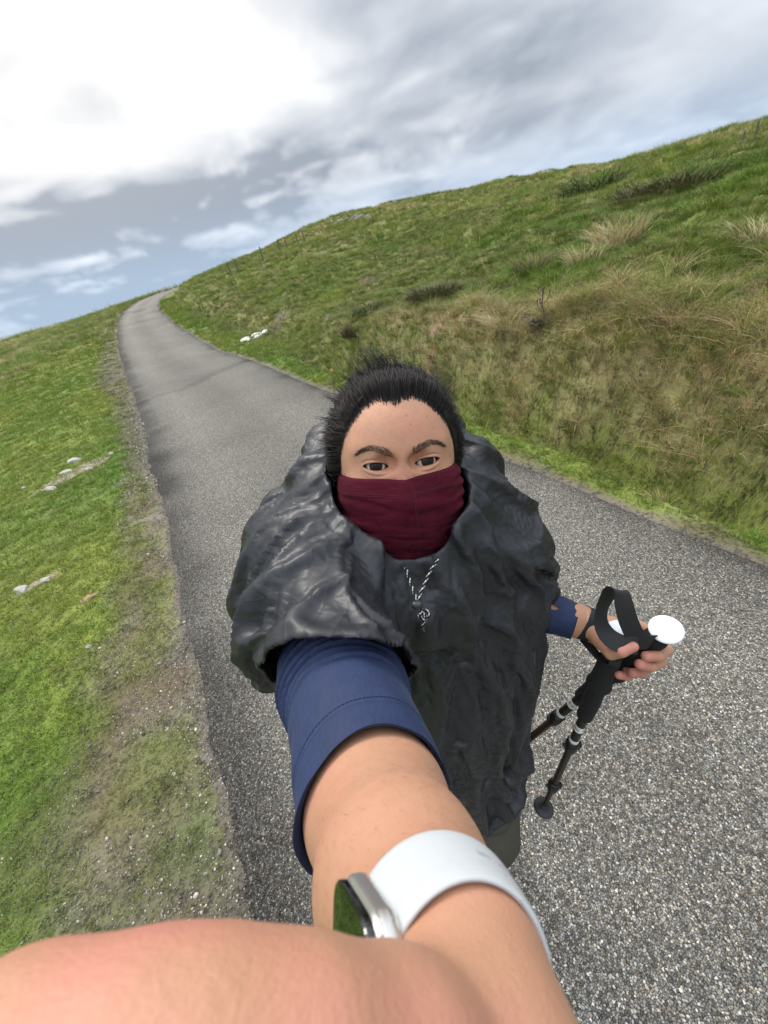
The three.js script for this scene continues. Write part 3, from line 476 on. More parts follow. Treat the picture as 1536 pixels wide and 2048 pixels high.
{
  const cap = nets((x, y, z) => { const d = skullSdf(x, y, z); if (d > 0.03) return d; const n = 0.003 * fbm(x * 40, y * 40, z * 40, 2), lift = 0.0035 * sstep(0.01, 0.04, y - hairline(x, z)) + 0.0015; return smax(d - lift - n, hairline(x, z) + 0.019 + n - y, 0.004); }, [-0.11, -0.12, -0.21], [0.11, 0.165, 0.02], 0.0025, 1.8);
  cap.applyMatrix4(HM);
  const R = rng(77), list = [], C = V(0, 0.018, -0.088);
  for (let tries = 0; list.length < 11000 && tries < 160000; tries++) {
    const a = R() * 6.283, e = lerp(-0.75, 1.57, R()), dir = V(Math.sin(a) * Math.cos(e), Math.sin(e), Math.cos(a) * Math.cos(e));
    const p = V().copy(C).addScaledVector(dir, 0.14); for (let i = 0; i < 30; i++) p.addScaledVector(dir, -skullSdf(p.x, p.y, p.z) * 0.8);
    const over = p.y - hairline(p.x, p.z); if (over < -0.0035 * R() * R() || over > 0.028 && R() < 0.62 || p.z < -0.15 && R() < 0.6) continue;
    const n = normalAt(skullSdf, p), front = sstep(-0.06, -0.01, p.z), side = sstep(0.045, 0.07, Math.abs(p.x)), sgn = Math.sign(p.x || 1), top = sstep(0.10, 0.13, p.y);
    const flow = V(clamp(p.x * 30, -1, 1) * (0.25 + 0.2 * side) + p.x * 3, 0.95 - 0.75 * side - 0.5 * top, -0.75 - 0.6 * side).normalize(); if (side > 0.5 && sgn < 0) flow.add(V(-0.1, -0.25, 0.1));
    const edge = over < 0.028, loose = !edge && R() < 0.025, len = (0.055 + 0.035 * R() + (loose ? 0.02 : 0)) * (1 - 0.3 * side) * (edge ? 0.85 : 1), pts = [], q = p.clone().addScaledVector(n, -0.001), v = flow.clone().addScaledVector(n, (edge ? 0.10 : 0.05) + 0.16 * R() + (loose ? 0.4 : 0)).normalize();
    const curl = side > 0.5 ? 0.5 : 0.18, ph = R() * 6.28, wind = loose ? V(-0.5, 0.5, -0.2) : V(0, 0.1, -0.1), cl = fbm(p.x * 90, p.y * 90, p.z * 90, 2);
    for (let i = 0; i <= 9; i++) {
      pts.push(q.clone().applyMatrix4(HM)); q.addScaledVector(v, len / 9);
      const d = skullSdf(q.x, q.y, q.z), nn = normalAt(skullSdf, q, 0.003), keep = loose ? 0.026 : edge ? 0.0045 + 0.0012 * i : 0.0048 + 0.0055 * (0.5 + cl) * (1 - 0.5 * side);
      if (d > keep) v.addScaledVector(nn, -0.28 - 14 * (d - keep)); if (d < 0.003) v.addScaledVector(nn, 0.3);
      v.addScaledVector(wind, 0.10).add(V(Math.sin(ph + i * 0.9), Math.cos(ph * 1.7 + i * 0.8), Math.sin(ph * 2.3 + i)).multiplyScalar(curl * 0.2 * (loose ? 1.8 : 1))).normalize();
    }
    list.push([pts, (edge || loose ? 0.00024 : 0.00036) + 0.00016 * R()]);
  }
  // crests blown up at the crown and out at her left temple, wisps at her right temple
  for (const [cx, cy, cz, vx, vy, vz, n, len, spread] of [[-0.004, 0.104, -0.070, -0.2, 1, 0.0, 26, 0.026, 0.026], [0.018, 0.104, -0.070, 0.35, 0.9, 0.0, 30, 0.024, 0.024], [-0.03, 0.098, -0.08, -0.8, 0.6, -0.1, 26, 0.028, 0.024], [0.068, 0.085, -0.075, 0.75, 0.65, 0.1, 200, 0.034, 0.022], [0.076, 0.045, -0.085, 0.7, 0.5, 0.1, 120, 0.02, 0.02], [-0.078, 0.05, -0.085, -0.8, 0.2, 0.1, 160, 0.018, 0.026], [-0.06, 0.09, -0.07, -0.7, 0.65, 0, 60, 0.035, 0.024]]) for (let k = 0; k < n; k++) {
    const g = () => (R() + R() + R() - 1.5) * 1.1, p = V(cx + g() * spread, cy + g() * spread, cz + g() * spread * 1.3); const dd = p.clone().sub(C).normalize(); for (let i = 0; i < 12; i++) p.addScaledVector(dd, -skullSdf(p.x, p.y, p.z) * 0.8);
    const v = V(vx + g() * 0.35, vy + g() * 0.35, vz + g() * 0.35 - 0.15).normalize(), pts = [], q = p.clone(), L = len * (0.5 + 0.75 * R()), bend = V(g(), g(), g()).multiplyScalar(0.16), cur = vx < -0.6 ? 0.55 : 0.12, ph = R() * 6.28;
    for (let i = 0; i <= 9; i++) { pts.push(q.clone().applyMatrix4(HM)); q.addScaledVector(v, L / 9); v.add(bend).add(V(Math.sin(ph + i * 1.3), Math.cos(ph + i * 1.3), 0).multiplyScalar(cur * 0.4)).normalize(); }
    list.push([pts, 0.0002 + 0.00014 * R()]);
  }
  // locks lifted by the wind: strands that start apart and run together in a curved tip
  for (const [x, z, vx, vy, vz, len, n] of [[-0.036, -0.05, -0.55, 0.8, 0.1, 0.030, 26], [-0.026, -0.045, -0.35, 0.9, 0.15, 0.032, 30], [-0.016, -0.05, -0.25, 1, 0.1, 0.040, 34], [-0.006, -0.045, -0.1, 1, 0.15, 0.044, 36], [0.003, -0.05, 0.05, 1, 0.1, 0.042, 36], [0.012, -0.045, 0.2, 1, 0.1, 0.036, 30], [0.022, -0.05, 0.35, 0.9, 0.1, 0.030, 28], [0.034, -0.05, 0.5, 0.8, 0.05, 0.030, 26], [0.050, -0.055, 0.6, 0.75, 0, 0.036, 30], [0.060, -0.06, 0.65, 0.7, 0, 0.046, 34], [0.066, -0.07, 0.6, 0.75, 0, 0.044, 32], [0.070, -0.08, 0.75, 0.5, 0, 0.034, 26], [-0.056, -0.06, -0.75, 0.6, 0, 0.034, 24], [-0.066, -0.07, -0.85, 0.35, 0, 0.028, 24], [-0.070, -0.075, -0.85, 0.05, 0, 0.024, 22], [-0.071, -0.08, -0.8, -0.15, 0, 0.022, 22]]) {
    const rise = Math.sqrt(Math.max(0.05, 1 - (x / 0.0735) ** 2)) * 0.085, base = V(x, 0.016 + rise, z - 0.02), out = base.clone().sub(C).normalize(); for (let i = 0; i < 14; i++) base.addScaledVector(out, -skullSdf(base.x, base.y, base.z) * 0.8);
    const dir = V(vx, vy, vz - 0.1).normalize(), bend = V(-0.5 + (R() - 0.5) * 0.6, -0.1, -0.5).multiplyScalar(0.55);
    for (let k = 0; k < n; k++) {
      const o = V((R() - 0.5) * 0.016, (R() - 0.5) * 0.006, (R() - 0.5) * 0.016), L = len * (0.55 + 0.6 * R()), pts = [], fr = V(R() - 0.5, R() - 0.5, R() - 0.5).multiplyScalar(0.18);
      for (let i = 0; i <= 9; i++) { const t = i / 9; pts.push(base.clone().addScaledVector(o, 1 - 0.75 * t).addScaledVector(dir, L * t).addScaledVector(bend, L * t * t).addScaledVector(fr, L * t * t).applyMatrix4(HM)); }
      list.push([pts, 0.00028 + 0.00016 * R()]);
    }
  }
  const hair = part('hair', mergeGeometries([cap, strands(list)].map((g) => { g.deleteAttribute('uv'); return g; })), hairMat, person); tag(hair, 'short black windswept hair brushed back from the forehead');
  const fine = [], af = (t) => { const k = t * 2.2 + 3; const i = Math.min(4, Math.floor(k)), f = k - i; return [ARM[i].p.clone().lerp(ARM[i + 1].p, f), ARM[i + 1].p.clone().sub(ARM[i].p).normalize(), lerp(ARM[i].r, ARM[i + 1].r, f)]; };
  for (let k = 0; k < 500; k++) { const [c, ax, r] = af(R()), a = R() * 3.4 - 0.1, u = camAxis(1, 0, 0).addScaledVector(ax, -camAxis(1, 0, 0).dot(ax)).normalize(), w = u.clone().cross(ax).normalize(); if (w.dot(camAxis(0, 1, 0)) < 0) w.negate(); const n = u.clone().multiplyScalar(Math.cos(a)).addScaledVector(w, Math.sin(a)), p = c.clone().addScaledVector(n, r + 0.006); for (let i = 0; i < 20; i++) p.addScaledVector(n, -armSdf(p.x, p.y, p.z) * 0.8); const v = ax.clone().multiplyScalar(0.8).addScaledVector(u, 0.5 * (R() - 0.2)).addScaledVector(n, 0.22).normalize(), L = 0.004 + 0.004 * R(); fine.push([[0, 1, 2, 3].map((i) => p.clone().addScaledVector(v, L * i / 3).addScaledVector(n, -0.0005 * (i / 3) ** 2)), 0.000035]); }
  tag(part('arm_hair', strands(fine), std({ rgb: [0.2, 0.11, 0.07], roughness: 0.6 }), person), null, null, null, 'stuff');
  // eyebrows and upper lashes
  const browMat = std({ rgb: [0.03, 0.022, 0.018], roughness: 0.55 });
  for (const s of [-1, 1]) {
    const curve = new THREE.CatmullRomCurve3([V(s * 0.0105, 0.0130, 0), V(s * 0.021, 0.0182, 0), V(s * 0.033, 0.0232, 0), V(s * 0.043, 0.0222, 0), V(s * 0.0530, 0.0165, 0)]), L = [];
    for (let k = 0; k < 430; k++) {
      const t = R() ** 0.9, c = curve.getPoint(t), w = 0.0050 * (1 - 0.66 * t) * (t < 0.12 ? 0.75 : 1), p = onHead(c.x, c.y + (R() * 2 - 1) * w, 0.03, V(0, 0, 1)), n = normalAt(headSdf, p);
      const v = V(s * lerp(0.35, 1, sstep(0, 0.4, t)), lerp(0.9, -0.25, sstep(0.05, 0.75, t)) + (R() - 0.5) * 0.5, 0).addScaledVector(n, 0.16).normalize(), len = lerp(0.0052, 0.0068, R()), pts = [];
      for (let i = 0; i <= 4; i++) { const q = p.clone().addScaledVector(v, len * i / 4); const d = headSdf(q.x, q.y, q.z); q.addScaledVector(n, clamp(0.0004 - d, -0.001, 0.003)); pts.push(q.applyMatrix4(HM)); }
      L.push([pts, 0.0001]);
    }
    part('eyebrow', strands(L), browMat, person);
    const lash = [], rim = [];
    for (let k = 0; k <= 44; k++) {
      const t = (k / 44 * 2 - 1) * 0.99, x = s * (EX + t * 0.0152), tilt = 0.0016 * t + 0.0004, y = 0.0050 * Math.pow(Math.max(0, 1 - t * t), 0.62) + tilt, z = EZ + Math.sqrt(Math.max(1e-6, (ER + 0.0014) ** 2 - (x - s * EX) ** 2 - y * y)), p = V(x, y - 0.0001, z);
      rim.push(p.clone().applyMatrix4(HM)); if (k < 2) continue;
      const pts = []; for (let i = 0; i <= 4; i++) { const q = i / 4; pts.push(p.clone().add(V(s * t * 0.002 * q, -0.0009 * q + 0.0022 * q * q, 0.0036 * q)).applyMatrix4(HM)); } lash.push([pts, 0.00012]);
    }
    part('eyelashes', mergeGeometries([strands(lash), tube(rim, 0.00065, 60, 5)].map((g) => { g.deleteAttribute('uv'); return g.toNonIndexed(); })), browMat, person);
  }
}

// neck gaiter drawn up over the nose
const gaiterBase = (x, y, z) => { let d = ell(x, y, z, 0, -0.035, -0.075, 0.0785, 0.10, 0.080); d = smin(d, ell(Math.abs(x), y, z, 0.040, -0.030, -0.023, 0.025, 0.024, 0.021), 0.03); d = smin(d, ell(x, y, z, 0, -0.062, -0.048, 0.062, 0.066, 0.058), 0.05); d = smin(d, cone(x, y, z, V(0, -0.004, -0.012), V(0, -0.045, 0.012), 0.010, 0.014), 0.03); d = smin(d, ell(x, y, z, 0, -0.088, -0.036, 0.032, 0.032, 0.035), 0.05); d = smin(d, cone(x, y, z, V(0, -0.1, -0.085), V(0, -0.2, -0.11), 0.060, 0.066), 0.05); return d - 0.0025; };
const gTop = (x) => -0.0148 + 0.004 * Math.abs(x) / 0.08 + 0.0016 * (x > 0 ? x / 0.07 : 0) - 0.0012 * Math.exp(-((x / 0.018) ** 2));
const gFold = (x, y, z) => { const m = sstep(-0.005, -0.04, y - gTop(x)) , a = noise(x * 14 + 3, y * 75 + x * 12, z * 14), b = noise(x * 22 + 9, y * 150 + x * 30, z * 20); return m * (0.0024 * (1 - 2 * Math.abs(a)) + 0.0009 * b) + 0.0016 * sstep(0.05, 0.075, x) * Math.sin(y * 420 + 2 * noise(x * 40, y * 20)); };
const gaiterSdf = (x, y, z) => { const d = gaiterBase(x, y, z); if (d > 0.04) return d; return smax(d + gFold(x, y, z) * 0.9, y - gTop(x), 0.0035); };
{
  const g = nets(gaiterSdf, [-0.1, -0.2, -0.17], [0.1, 0.0, 0.05], 0.0016, 1.9);
  worldUV(g, 1, (x, y, z) => [Math.atan2(x, z + 0.08) * 0.08 * 40, y * 40]);
  const kn = per(512, 128), kb = per(512, 30), kc = per(512, 9);
  const knit = dataTex(512, 512, (x, y) => 0.5 + 0.35 * Math.sin(x / 512 * 6.283 * 64) * Math.sin(y / 512 * 6.283 * 40 + x * 0.05) * 0.6 + 0.3 * (kn(x, y * 0.25, 1) - 0.5), false, 0.6);
  const tint = dataTex(512, 512, (x, y) => { const v = 0.66 + 0.22 * kn(x * 0.25, y * 3 % 512, 1) + 0.2 * kb(x * 0.3, y, 2) + 0.12 * kc(x, y, 3); return [v, v * 0.97, v]; }, true, 0.25);
  g.applyMatrix4(HM);
  const m = std({ rgb: [0.092, 0.0085, 0.0205], map: tint, bumpMap: knit, bumpScale: 0.0007, roughness: 0.95, specularIntensity: 0.3, sheen: 0.06, sheenRoughness: 0.5 }); m.sheenColor.setRGB(0.5, 0.14, 0.22);
  const ga = part('neck_gaiter', g, m, person); tag(ga, 'maroon knitted neck gaiter pulled up over the nose');
  const onG = (x, y, off = 0.0004) => { const p = V(x, y, 0.06); for (let i = 0; i < 80; i++) p.z -= (gaiterSdf(p.x, p.y, p.z) - off) * 0.6; return p.applyMatrix4(HM); };
  const thread = std({ rgb: [0.112, 0.017, 0.032], roughness: 0.9 }), seam = [], hem = [];
  const stitch = (a, b) => tube([a, a.clone().lerp(b, 0.5), b], 0.00033, 4, 5);
  for (let i = 0; i < 62; i++) { const y0 = -0.0225 - i * 0.00165, y1 = y0 - 0.0011; if (y1 < -0.118) break; for (const o of [-0.0011, 0.0011]) seam.push(stitch(onG(0.0075 + o + (y0 + 0.02) * -0.05, y0), onG(0.0075 + o + (y1 + 0.02) * -0.05, y1))); }
  for (let x = -0.072; x < 0.072; x += 0.0019) for (const o of [0, 0.0022]) hem.push(stitch(onG(x, gTop(x) - 0.0165 - o), onG(x + 0.0013, gTop(x + 0.0013) - 0.0165 - o)));
  part('seam', mergeGeometries(seam), thread, ga); part('hem_stitching', mergeGeometries(hem), thread, ga);
}

// ---------------------------------------------------------------- poncho
const COLLAR = [J(842, 1216, 0.452, 0.013), J(772, 1190, 0.463, 0.014), J(700, 1076, 0.495, 0.020), J(668, 985, 0.53, 0.024), J(640, 935, 0.575, 0.027), J(660, 880, 0.64, 0.034), J(770, 850, 0.69, 0.045), J(880, 850, 0.68, 0.042), J(930, 905, 0.615, 0.028), J(940, 985, 0.565, 0.024), J(926, 1088, 0.505, 0.019), J(892, 1190, 0.468, 0.013)];
const TORSO = [[0.50, 0.045, -0.415, 0.118, 0.125], [0.62, 0.045, -0.42, 0.134, 0.135], [0.80, 0.044, -0.43, 0.150, 0.145], [0.95, 0.042, -0.435, 0.152, 0.146], [1.05, 0.042, -0.43, 0.164, 0.148], [1.16, 0.042, -0.43, 0.172, 0.140], [1.26, 0.036, -0.435, 0.172, 0.128], [1.34, 0.03, -0.44, 0.13, 0.115], [1.42, 0.03, -0.45, 0.10, 0.10]];
const SH_R = J(622, 1105, 0.535, 0.070), SH_L = J(985, 1065, 0.60, 0.066);
const SLEEVE_R = [J(640, 1120, 0.53, 0.074), J(644, 1215, 0.455, 0.074), J(682, 1352, 0.372, 0.0635), J(697, 1440, 0.33, 0.061)];
const DRAPE = [[J(575, 1085, 0.575, 0.055), J(545, 1195, 0.535, 0.040), J(545, 1285, 0.480, 0.030)], [J(560, 1000, 0.62, 0.036), J(535, 1080, 0.60, 0.036)]];
const SLEEVE_L = [J(992, 1075, 0.615, 0.056), J(1026, 1165, 0.655, 0.047), J(1052, 1206, 0.655, 0.044), J(1110, 1226, 0.635, 0.040)];
const cutR = { o: at(672, 1340, 0.385), n: at(690, 1440, 0.33).sub(at(642, 1215, 0.455)).normalize().addScaledVector(camAxis(-0.35, -0.6, 0), 0.6).normalize() }, cutL = { o: at(1058, 1206, 0.652), n: at(1150, 1240, 0.622).sub(at(1040, 1206, 0.66)).normalize() };
function torsoD(x, y, z) { const [cx, cz, rx, rz] = interp(TORSO, y), k = Math.hypot((x - cx) / rx, (z - cz) / rz), d = (k - 1) * Math.min(rx, rz); return Math.max(d, 0.705 + 0.03 * noise(x * 6, z * 6, 2) + (x - 0.05) * 0.12 - y, y - 1.43); }
function ponchoBody(x, y, z) {
  let d = torsoD(x, y, z);
  if (d > 0.3) return d - 0.1;
  d = smin(d, cone(x, y, z, SH_R.p, SH_L.p, SH_R.r, SH_L.r), 0.09);
  let c = 1e9; for (let i = 0; i < COLLAR.length; i++) { const a = COLLAR[i], b = COLLAR[(i + 1) % COLLAR.length]; c = smin(c, cone(x, y, z, a.p, b.p, a.r, b.r), 0.012); }
  d = smin(d, c, 0.055);
  for (const i of [3, 5]) d = smin(d, cone(x, y, z, COLLAR[i].p, SH_R.p, COLLAR[i].r * 1.1, 0.06), 0.05);
  for (const i of [8, 9]) d = smin(d, cone(x, y, z, COLLAR[i].p, SH_L.p, COLLAR[i].r * 1.2, 0.055), 0.05);
  for (const q of DRAPE) d = smin(d, chain(x, y, z, q, 0.03), 0.05);
  return d;
}
const toHead = HM.clone().invert().elements, hl = (x, y, z) => [toHead[0] * x + toHead[4] * y + toHead[8] * z + toHead[12], toHead[1] * x + toHead[5] * y + toHead[9] * z + toHead[13], toHead[2] * x + toHead[6] * y + toHead[10] * z + toHead[14]];
const CHIN = [at(812, 1080, 0.437), at(872, 1077, 0.44)];
const ponchoOuter = (x, y, z) => ponchoSdf(x, y, z, true);
function ponchoSdf(x, y, z, whole) {
  let d = ponchoBody(x, y, z);
  const r = chain(x, y, z, SLEEVE_R, 0.03), l = chain(x, y, z, SLEEVE_L, 0.02);
  const pr = (x - cutR.o.x) * cutR.n.x + (y - cutR.o.y) * cutR.n.y + (z - cutR.o.z) * cutR.n.z, pl = (x - cutL.o.x) * cutL.n.x + (y - cutL.o.y) * cutL.n.y + (z - cutL.o.z) * cutL.n.z;
  d = smin(d, Math.max(r, pr), 0.028); d = smin(d, Math.max(l, pl), 0.03); if (whole) return smax(d, -cone(x, y, z, CHIN[0], CHIN[1], 0.026, 0.026), 0.012);
  d = Math.max(d, -Math.max(r + 0.004 + 0.006 * sstep(0.002, 0.035, -pr), -(pr + 0.045)), -Math.max(l + 0.004 + 0.006 * sstep(0.002, 0.03, -pl), -(pl + 0.05)));               // hollow sleeve ends
  if (y > 1.24 && y < 1.62) { const [a, b, c] = hl(x, y, z); const n = Math.min(gaiterBase(a, b, c) - 0.007, Math.max(skullSdf(a, b, c) - 0.016, -0.02 - b)); d = smax(d, -n, 0.006); d = smax(d, -cone(x, y, z, CHIN[0], CHIN[1], 0.026, 0.026), 0.012); }  // the neck opening
  d = Math.max(d, -Math.max(torsoD(x, y, z) + 0.010, y - 0.76));                                          // open hem
  return d;
}
const nylon = (() => { const a = per(1024, 40), b = per(1024, 110), c = per(1024, 500); const e = per(1024, 9), f = per(1024, 20); return { bump: dataTex(1024, 1024, (x, y) => { const wx = x + 50 * e(x, y, 5), wy = y + 50 * e(x + 300, y, 6); return 0.45 * (1 - Math.abs(2 * e(wx, wy, 1) - 1)) ** 5 + 0.35 * (1 - Math.abs(2 * f(wx, wy + 20 * e(x, y, 8), 2) - 1)) ** 5 + 0.18 * Math.abs(2 * a(wx, y, 1) - 1) + 0.04 * c(x, y, 4); }, false, 1) }; })();
const ponchoMat = std({ rgb: [0.023, 0.0245, 0.029], roughness: 0.40, specularIntensity: 0.7, bumpMap: nylon.bump, bumpScale: 0.001, side: THREE.DoubleSide });
{
  // thin cloth: the sheet is given more cloth than the shape needs and settles into folds, first wide ones, then crinkles
  const lo = [-0.27, 0.48, -0.66], hi = [0.30, 1.60, -0.12], armDir = cutR.n;
  function settle(g, start, rounds, more, out, inn, free, keepBend) {
    const P = g.attributes.position.array, N = g.attributes.normal.array, n = P.length / 3, X = Float32Array.from(P), w = new Float32Array(n), lim = new Float32Array(n).fill(1), ix = g.index.array, near = Array.from({ length: n }, () => []), seen = new Set(), R = rng(8);
    for (let i = 0; i < n; i++) {
      const x = P[i * 3], y = P[i * 3 + 1], z = P[i * 3 + 2], o = ponchoOuter(x, y, z), pr = Math.abs((x - cutR.o.x) * cutR.n.x + (y - cutR.o.y) * cutR.n.y + (z - cutR.o.z) * cutR.n.z), pl = Math.hypot(x - cutL.o.x, y - cutL.o.y, z - cutL.o.z), r = chain(x, y, z, SLEEVE_R, 0.03) < 0.02 ? sstep(0.002, 0.035, pr) : 1;
      let neck = 1; if (y > 1.24) { const [a, b, c] = hl(x, y, z); neck = sstep(0.006, 0.03, gaiterBase(a, b, c)); }
      if (r < 1 || chain(x, y, z, SLEEVE_R, 0.03) < 0.02) lim[i] = 0.3; if (pl < 0.12) lim[i] = 0.4;
      w[i] = (start ? start(i) : o < -0.0035) ? 0 : Math.min(r * 0.8 + 0.2, neck, sstep(0.03, 0.07, pl) * 0.8 + 0.2);
            for (let c = 0; c < 3; c++) X[i * 3 + c] += w[i] * N[i * 3 + c] * (R() - 0.5) * free * 0.3;
    }
    for (let t = 0; t < ix.length; t += 3) for (let e = 0; e < 3; e++) { const a = ix[t + e], b = ix[t + (e + 1) % 3], k = a < b ? a * 1048576 + b : b * 1048576 + a; if (seen.has(k)) continue; seen.add(k); near[a].push(b); near[b].push(a); }
    const dist = (a, b) => Math.hypot(P[a * 3] - P[b * 3], P[a * 3 + 1] - P[b * 3 + 1], P[a * 3 + 2] - P[b * 3 + 2]);
    const A = [], B = [], L = [], K = [], rest = (a, b, l) => { const [ex, ey, ez] = [0, 1, 2].map((c) => (P[a * 3 + c] - P[b * 3 + c]) / (l || 1)), y = P[a * 3 + 1], low = 1 - sstep(1.2, 1.36, y); return l * (1 + more(low, ey * ey, P[a * 3], y, P[a * 3 + 2], (ex * armDir.x + ey * armDir.y + ez * armDir.z) ** 2, (() => { const rx = P[a * 3] - 0.03, ry = y - 1.40, rz = P[a * 3 + 2] + 0.45; return (ex * rx + ey * ry + ez * rz) ** 2 / (rx * rx + ry * ry + rz * rz + 1e-6); })())); };
    for (let a = 0; a < n; a++) for (const b of near[a]) if (a < b && w[a] + w[b] > 0) { A.push(a); B.push(b); L.push(rest(a, b, dist(a, b))); K.push(1); }
    for (let m = 0; m < n; m++) { const q = near[m]; for (let u = 0; u < q.length; u++) for (let v = u + 1; v < q.length; v++) { const a = q[u], b = q[v], la = dist(a, m), lb = dist(b, m), l = dist(a, b); if (l > 0.96 * (la + lb)) { A.push(a); B.push(b); L.push(rest(a, b, l) * 0.985); K.push(-keepBend); } } }
    const IA = Int32Array.from(A), IB = Int32Array.from(B), FL = Float32Array.from(L), FK = Float32Array.from(K);
    for (let it = 0; it < rounds; it++) {
      const back = it & 1;
      for (let q = 0; q < IA.length; q++) {
        const e = back ? IA.length - 1 - q : q, a = IA[e], b = IB[e], a3 = a * 3, b3 = b * 3, dx = X[a3] - X[b3], dy = X[a3 + 1] - X[b3 + 1], dz = X[a3 + 2] - X[b3 + 2], l = Math.sqrt(dx * dx + dy * dy + dz * dz) + 1e-9; let k = FK[e];
        if (k < 0) { if (l > FL[e]) continue; k = -k; }
        const f = k * (FL[e] - l) / l / (w[a] + w[b] + 1e-9), fa = f * w[a], fb = f * w[b];
        X[a3] += dx * fa; X[a3 + 1] += dy * fa; X[a3 + 2] += dz * fa; X[b3] -= dx * fb; X[b3 + 1] -= dy * fb; X[b3 + 2] -= dz * fb;
      }
      for (let i = 0; i < n; i++) { // cloth lies on what is under it and does not stray far from its hang
        const i3 = i * 3, wi = w[i]; let dx = X[i3] - P[i3], dy = X[i3 + 1] - P[i3 + 1] - 0.00012 * wi, dz = X[i3 + 2] - P[i3 + 2]; const nx = N[i3], ny = N[i3 + 1], nz = N[i3 + 2], dn = dx * nx + dy * ny + dz * nz, c = clamp(dn, -inn * wi * lim[i], out * wi); dx -= nx * dn; dy -= ny * dn; dz -= nz * dn; const t = Math.hypot(dx, dy, dz), m = 0.03 * wi; const s = t > m ? m / (t + 1e-9) : 1;
        X[i3] = P[i3] + dx * s + nx * c; X[i3 + 1] = P[i3 + 1] + dy * s + ny * c; X[i3 + 2] = P[i3 + 2] + dz * s + nz * c;
      }
    }
    return X;
  }
  const cell0 = 0.0098, g0 = nets(ponchoOuter, lo, hi, cell0, 1.7, null, true), X0 = settle(g0, null, 300, (low, v, x, y, z, al, rad) => lerp((1 - rad) * (0.20 + 0.08 * noise(x * 9, y * 9, z * 9)) + 0.01 * rad, 0.22 * (1 - v) - 0.04 * v, low), 0.024, 0.015, 0.012, 0.75), P0 = g0.attributes.position.array;
  // how far the sheet has moved at any place of the shape, read from a coarser sheet
  function mover(P0, X0, cell) {
    const w = cell * 1.7, bins = new Map(), bk = (x, y, z) => (Math.floor((x - lo[0]) / w) * 512 + Math.floor((y - lo[1]) / w)) * 512 + Math.floor((z - lo[2]) / w);
    for (let i = 0; i < P0.length / 3; i++) { const k = bk(P0[i * 3], P0[i * 3 + 1], P0[i * 3 + 2]); bins.has(k) ? bins.get(k).push(i) : bins.set(k, [i]); }
    return (x, y, z) => { let s = 0, d = [0, 0, 0]; for (let a = -1; a < 2; a++) for (let b = -1; b < 2; b++) for (let c = -1; c < 2; c++) for (const i of bins.get(bk(x + a * w, y + b * w, z + c * w)) ?? []) { const q = ((P0[i * 3] - x) ** 2 + (P0[i * 3 + 1] - y) ** 2 + (P0[i * 3 + 2] - z) ** 2) / (cell * cell), k = Math.exp(-q * 2); s += k; for (let e = 0; e < 3; e++) d[e] += k * (X0[i * 3 + e] - P0[i * 3 + e]); } return s > 1e-6 ? d.map((v) => v / s) : d; };
  }
  const shift = (g, f) => { const p = g.attributes.position; for (let i = 0; i < p.count; i++) { const d = f(p.getX(i), p.getY(i), p.getZ(i)); p.setXYZ(i, p.getX(i) + d[0], p.getY(i) + d[1], p.getZ(i) + d[2]); } g.computeVertexNormals(); };
  const wide0 = mover(P0, X0, cell0), g1 = nets(ponchoOuter, lo, hi, 0.0058, 1.7, null, true), Q0 = g1.attributes.position.array.slice(); shift(g1, wide0);
  const Q1 = settle(g1, null, 130, (low, v, x, y, z, al, rad) => lerp(0.045 * (1 - rad) + 0.006, 0.05 * (1 - v) - 0.008, low), 0.010, 0.008, 0.008, 0.6), wide = mover(Q0, Q1, 0.0058);
  const g = nets(ponchoSdf, lo, hi, 0.0033, 1.7, null, true), p = g.attributes.position, n = g.attributes.normal;
  const inside = new Uint8Array(p.count); for (let i = 0; i < p.count; i++) inside[i] = ponchoOuter(p.getX(i), p.getY(i), p.getZ(i)) < -0.0035 ? 1 : 0;
  const hipFold = (x, y, z) => { const q = y - 0.80 - (0.19 - x) * 0.55, hip = sstep(0.04, 0.12, x) * sstep(-0.5, -0.4, z); return hip * (0.012 * Math.exp(-((q / 0.03) ** 2)) - 0.014 * Math.exp(-(((q - 0.05) / 0.016) ** 2)) - 0.012 * Math.exp(-(((q + 0.06) / 0.014) ** 2)) + 0.008 * Math.exp(-(((q + 0.1) / 0.02) ** 2))); };
  // drawn folds: long ones run from the collar over the shoulders and down the front, short sharp ones are creases of packing
  const creases = new Map(), CW = 0.03, ck = (x, y, z) => (Math.floor((x + 1) / CW) * 256 + Math.floor(y / CW)) * 256 + Math.floor((z + 2) / CW);
  {
    const R = rng(404), nrm = (q) => normalAt(ponchoOuter, q, 0.004), settleOn = (q) => { for (let i = 0; i < 4; i++) q.addScaledVector(nrm(q), -ponchoOuter(q.x, q.y, q.z) * 0.8); return q; };
    const run = (q, dir, len, pull, A, w, turn) => {
      const step = 0.009, n = Math.round(len / step); let last = q.clone();
      for (let i = 1; i <= n; i++) {
        const nn = nrm(q); dir.addScaledVector(V(0, -1, 0), pull).add(V(R() - 0.5, R() - 0.5, R() - 0.5).multiplyScalar(turn)); dir.addScaledVector(nn, -dir.dot(nn)).normalize(); q.addScaledVector(dir, step); settleOn(q);
        if (q.y < 0.6) break; const f = Math.min(1, 4 * i / n, 3 * (1 - i / n) + 0.05), e = [last.clone(), q.clone(), A * f, w], seen = new Set();
        for (let a = -1; a < 2; a++) for (let b = -1; b < 2; b++) for (let c = -1; c < 2; c++) { const k = ck(q.x + a * CW, q.y + b * CW, q.z + c * CW); if (seen.has(k)) continue; seen.add(k); creases.has(k) ? creases.get(k).push(e) : creases.set(k, [e]); }
        last = q.clone();
      }
    };
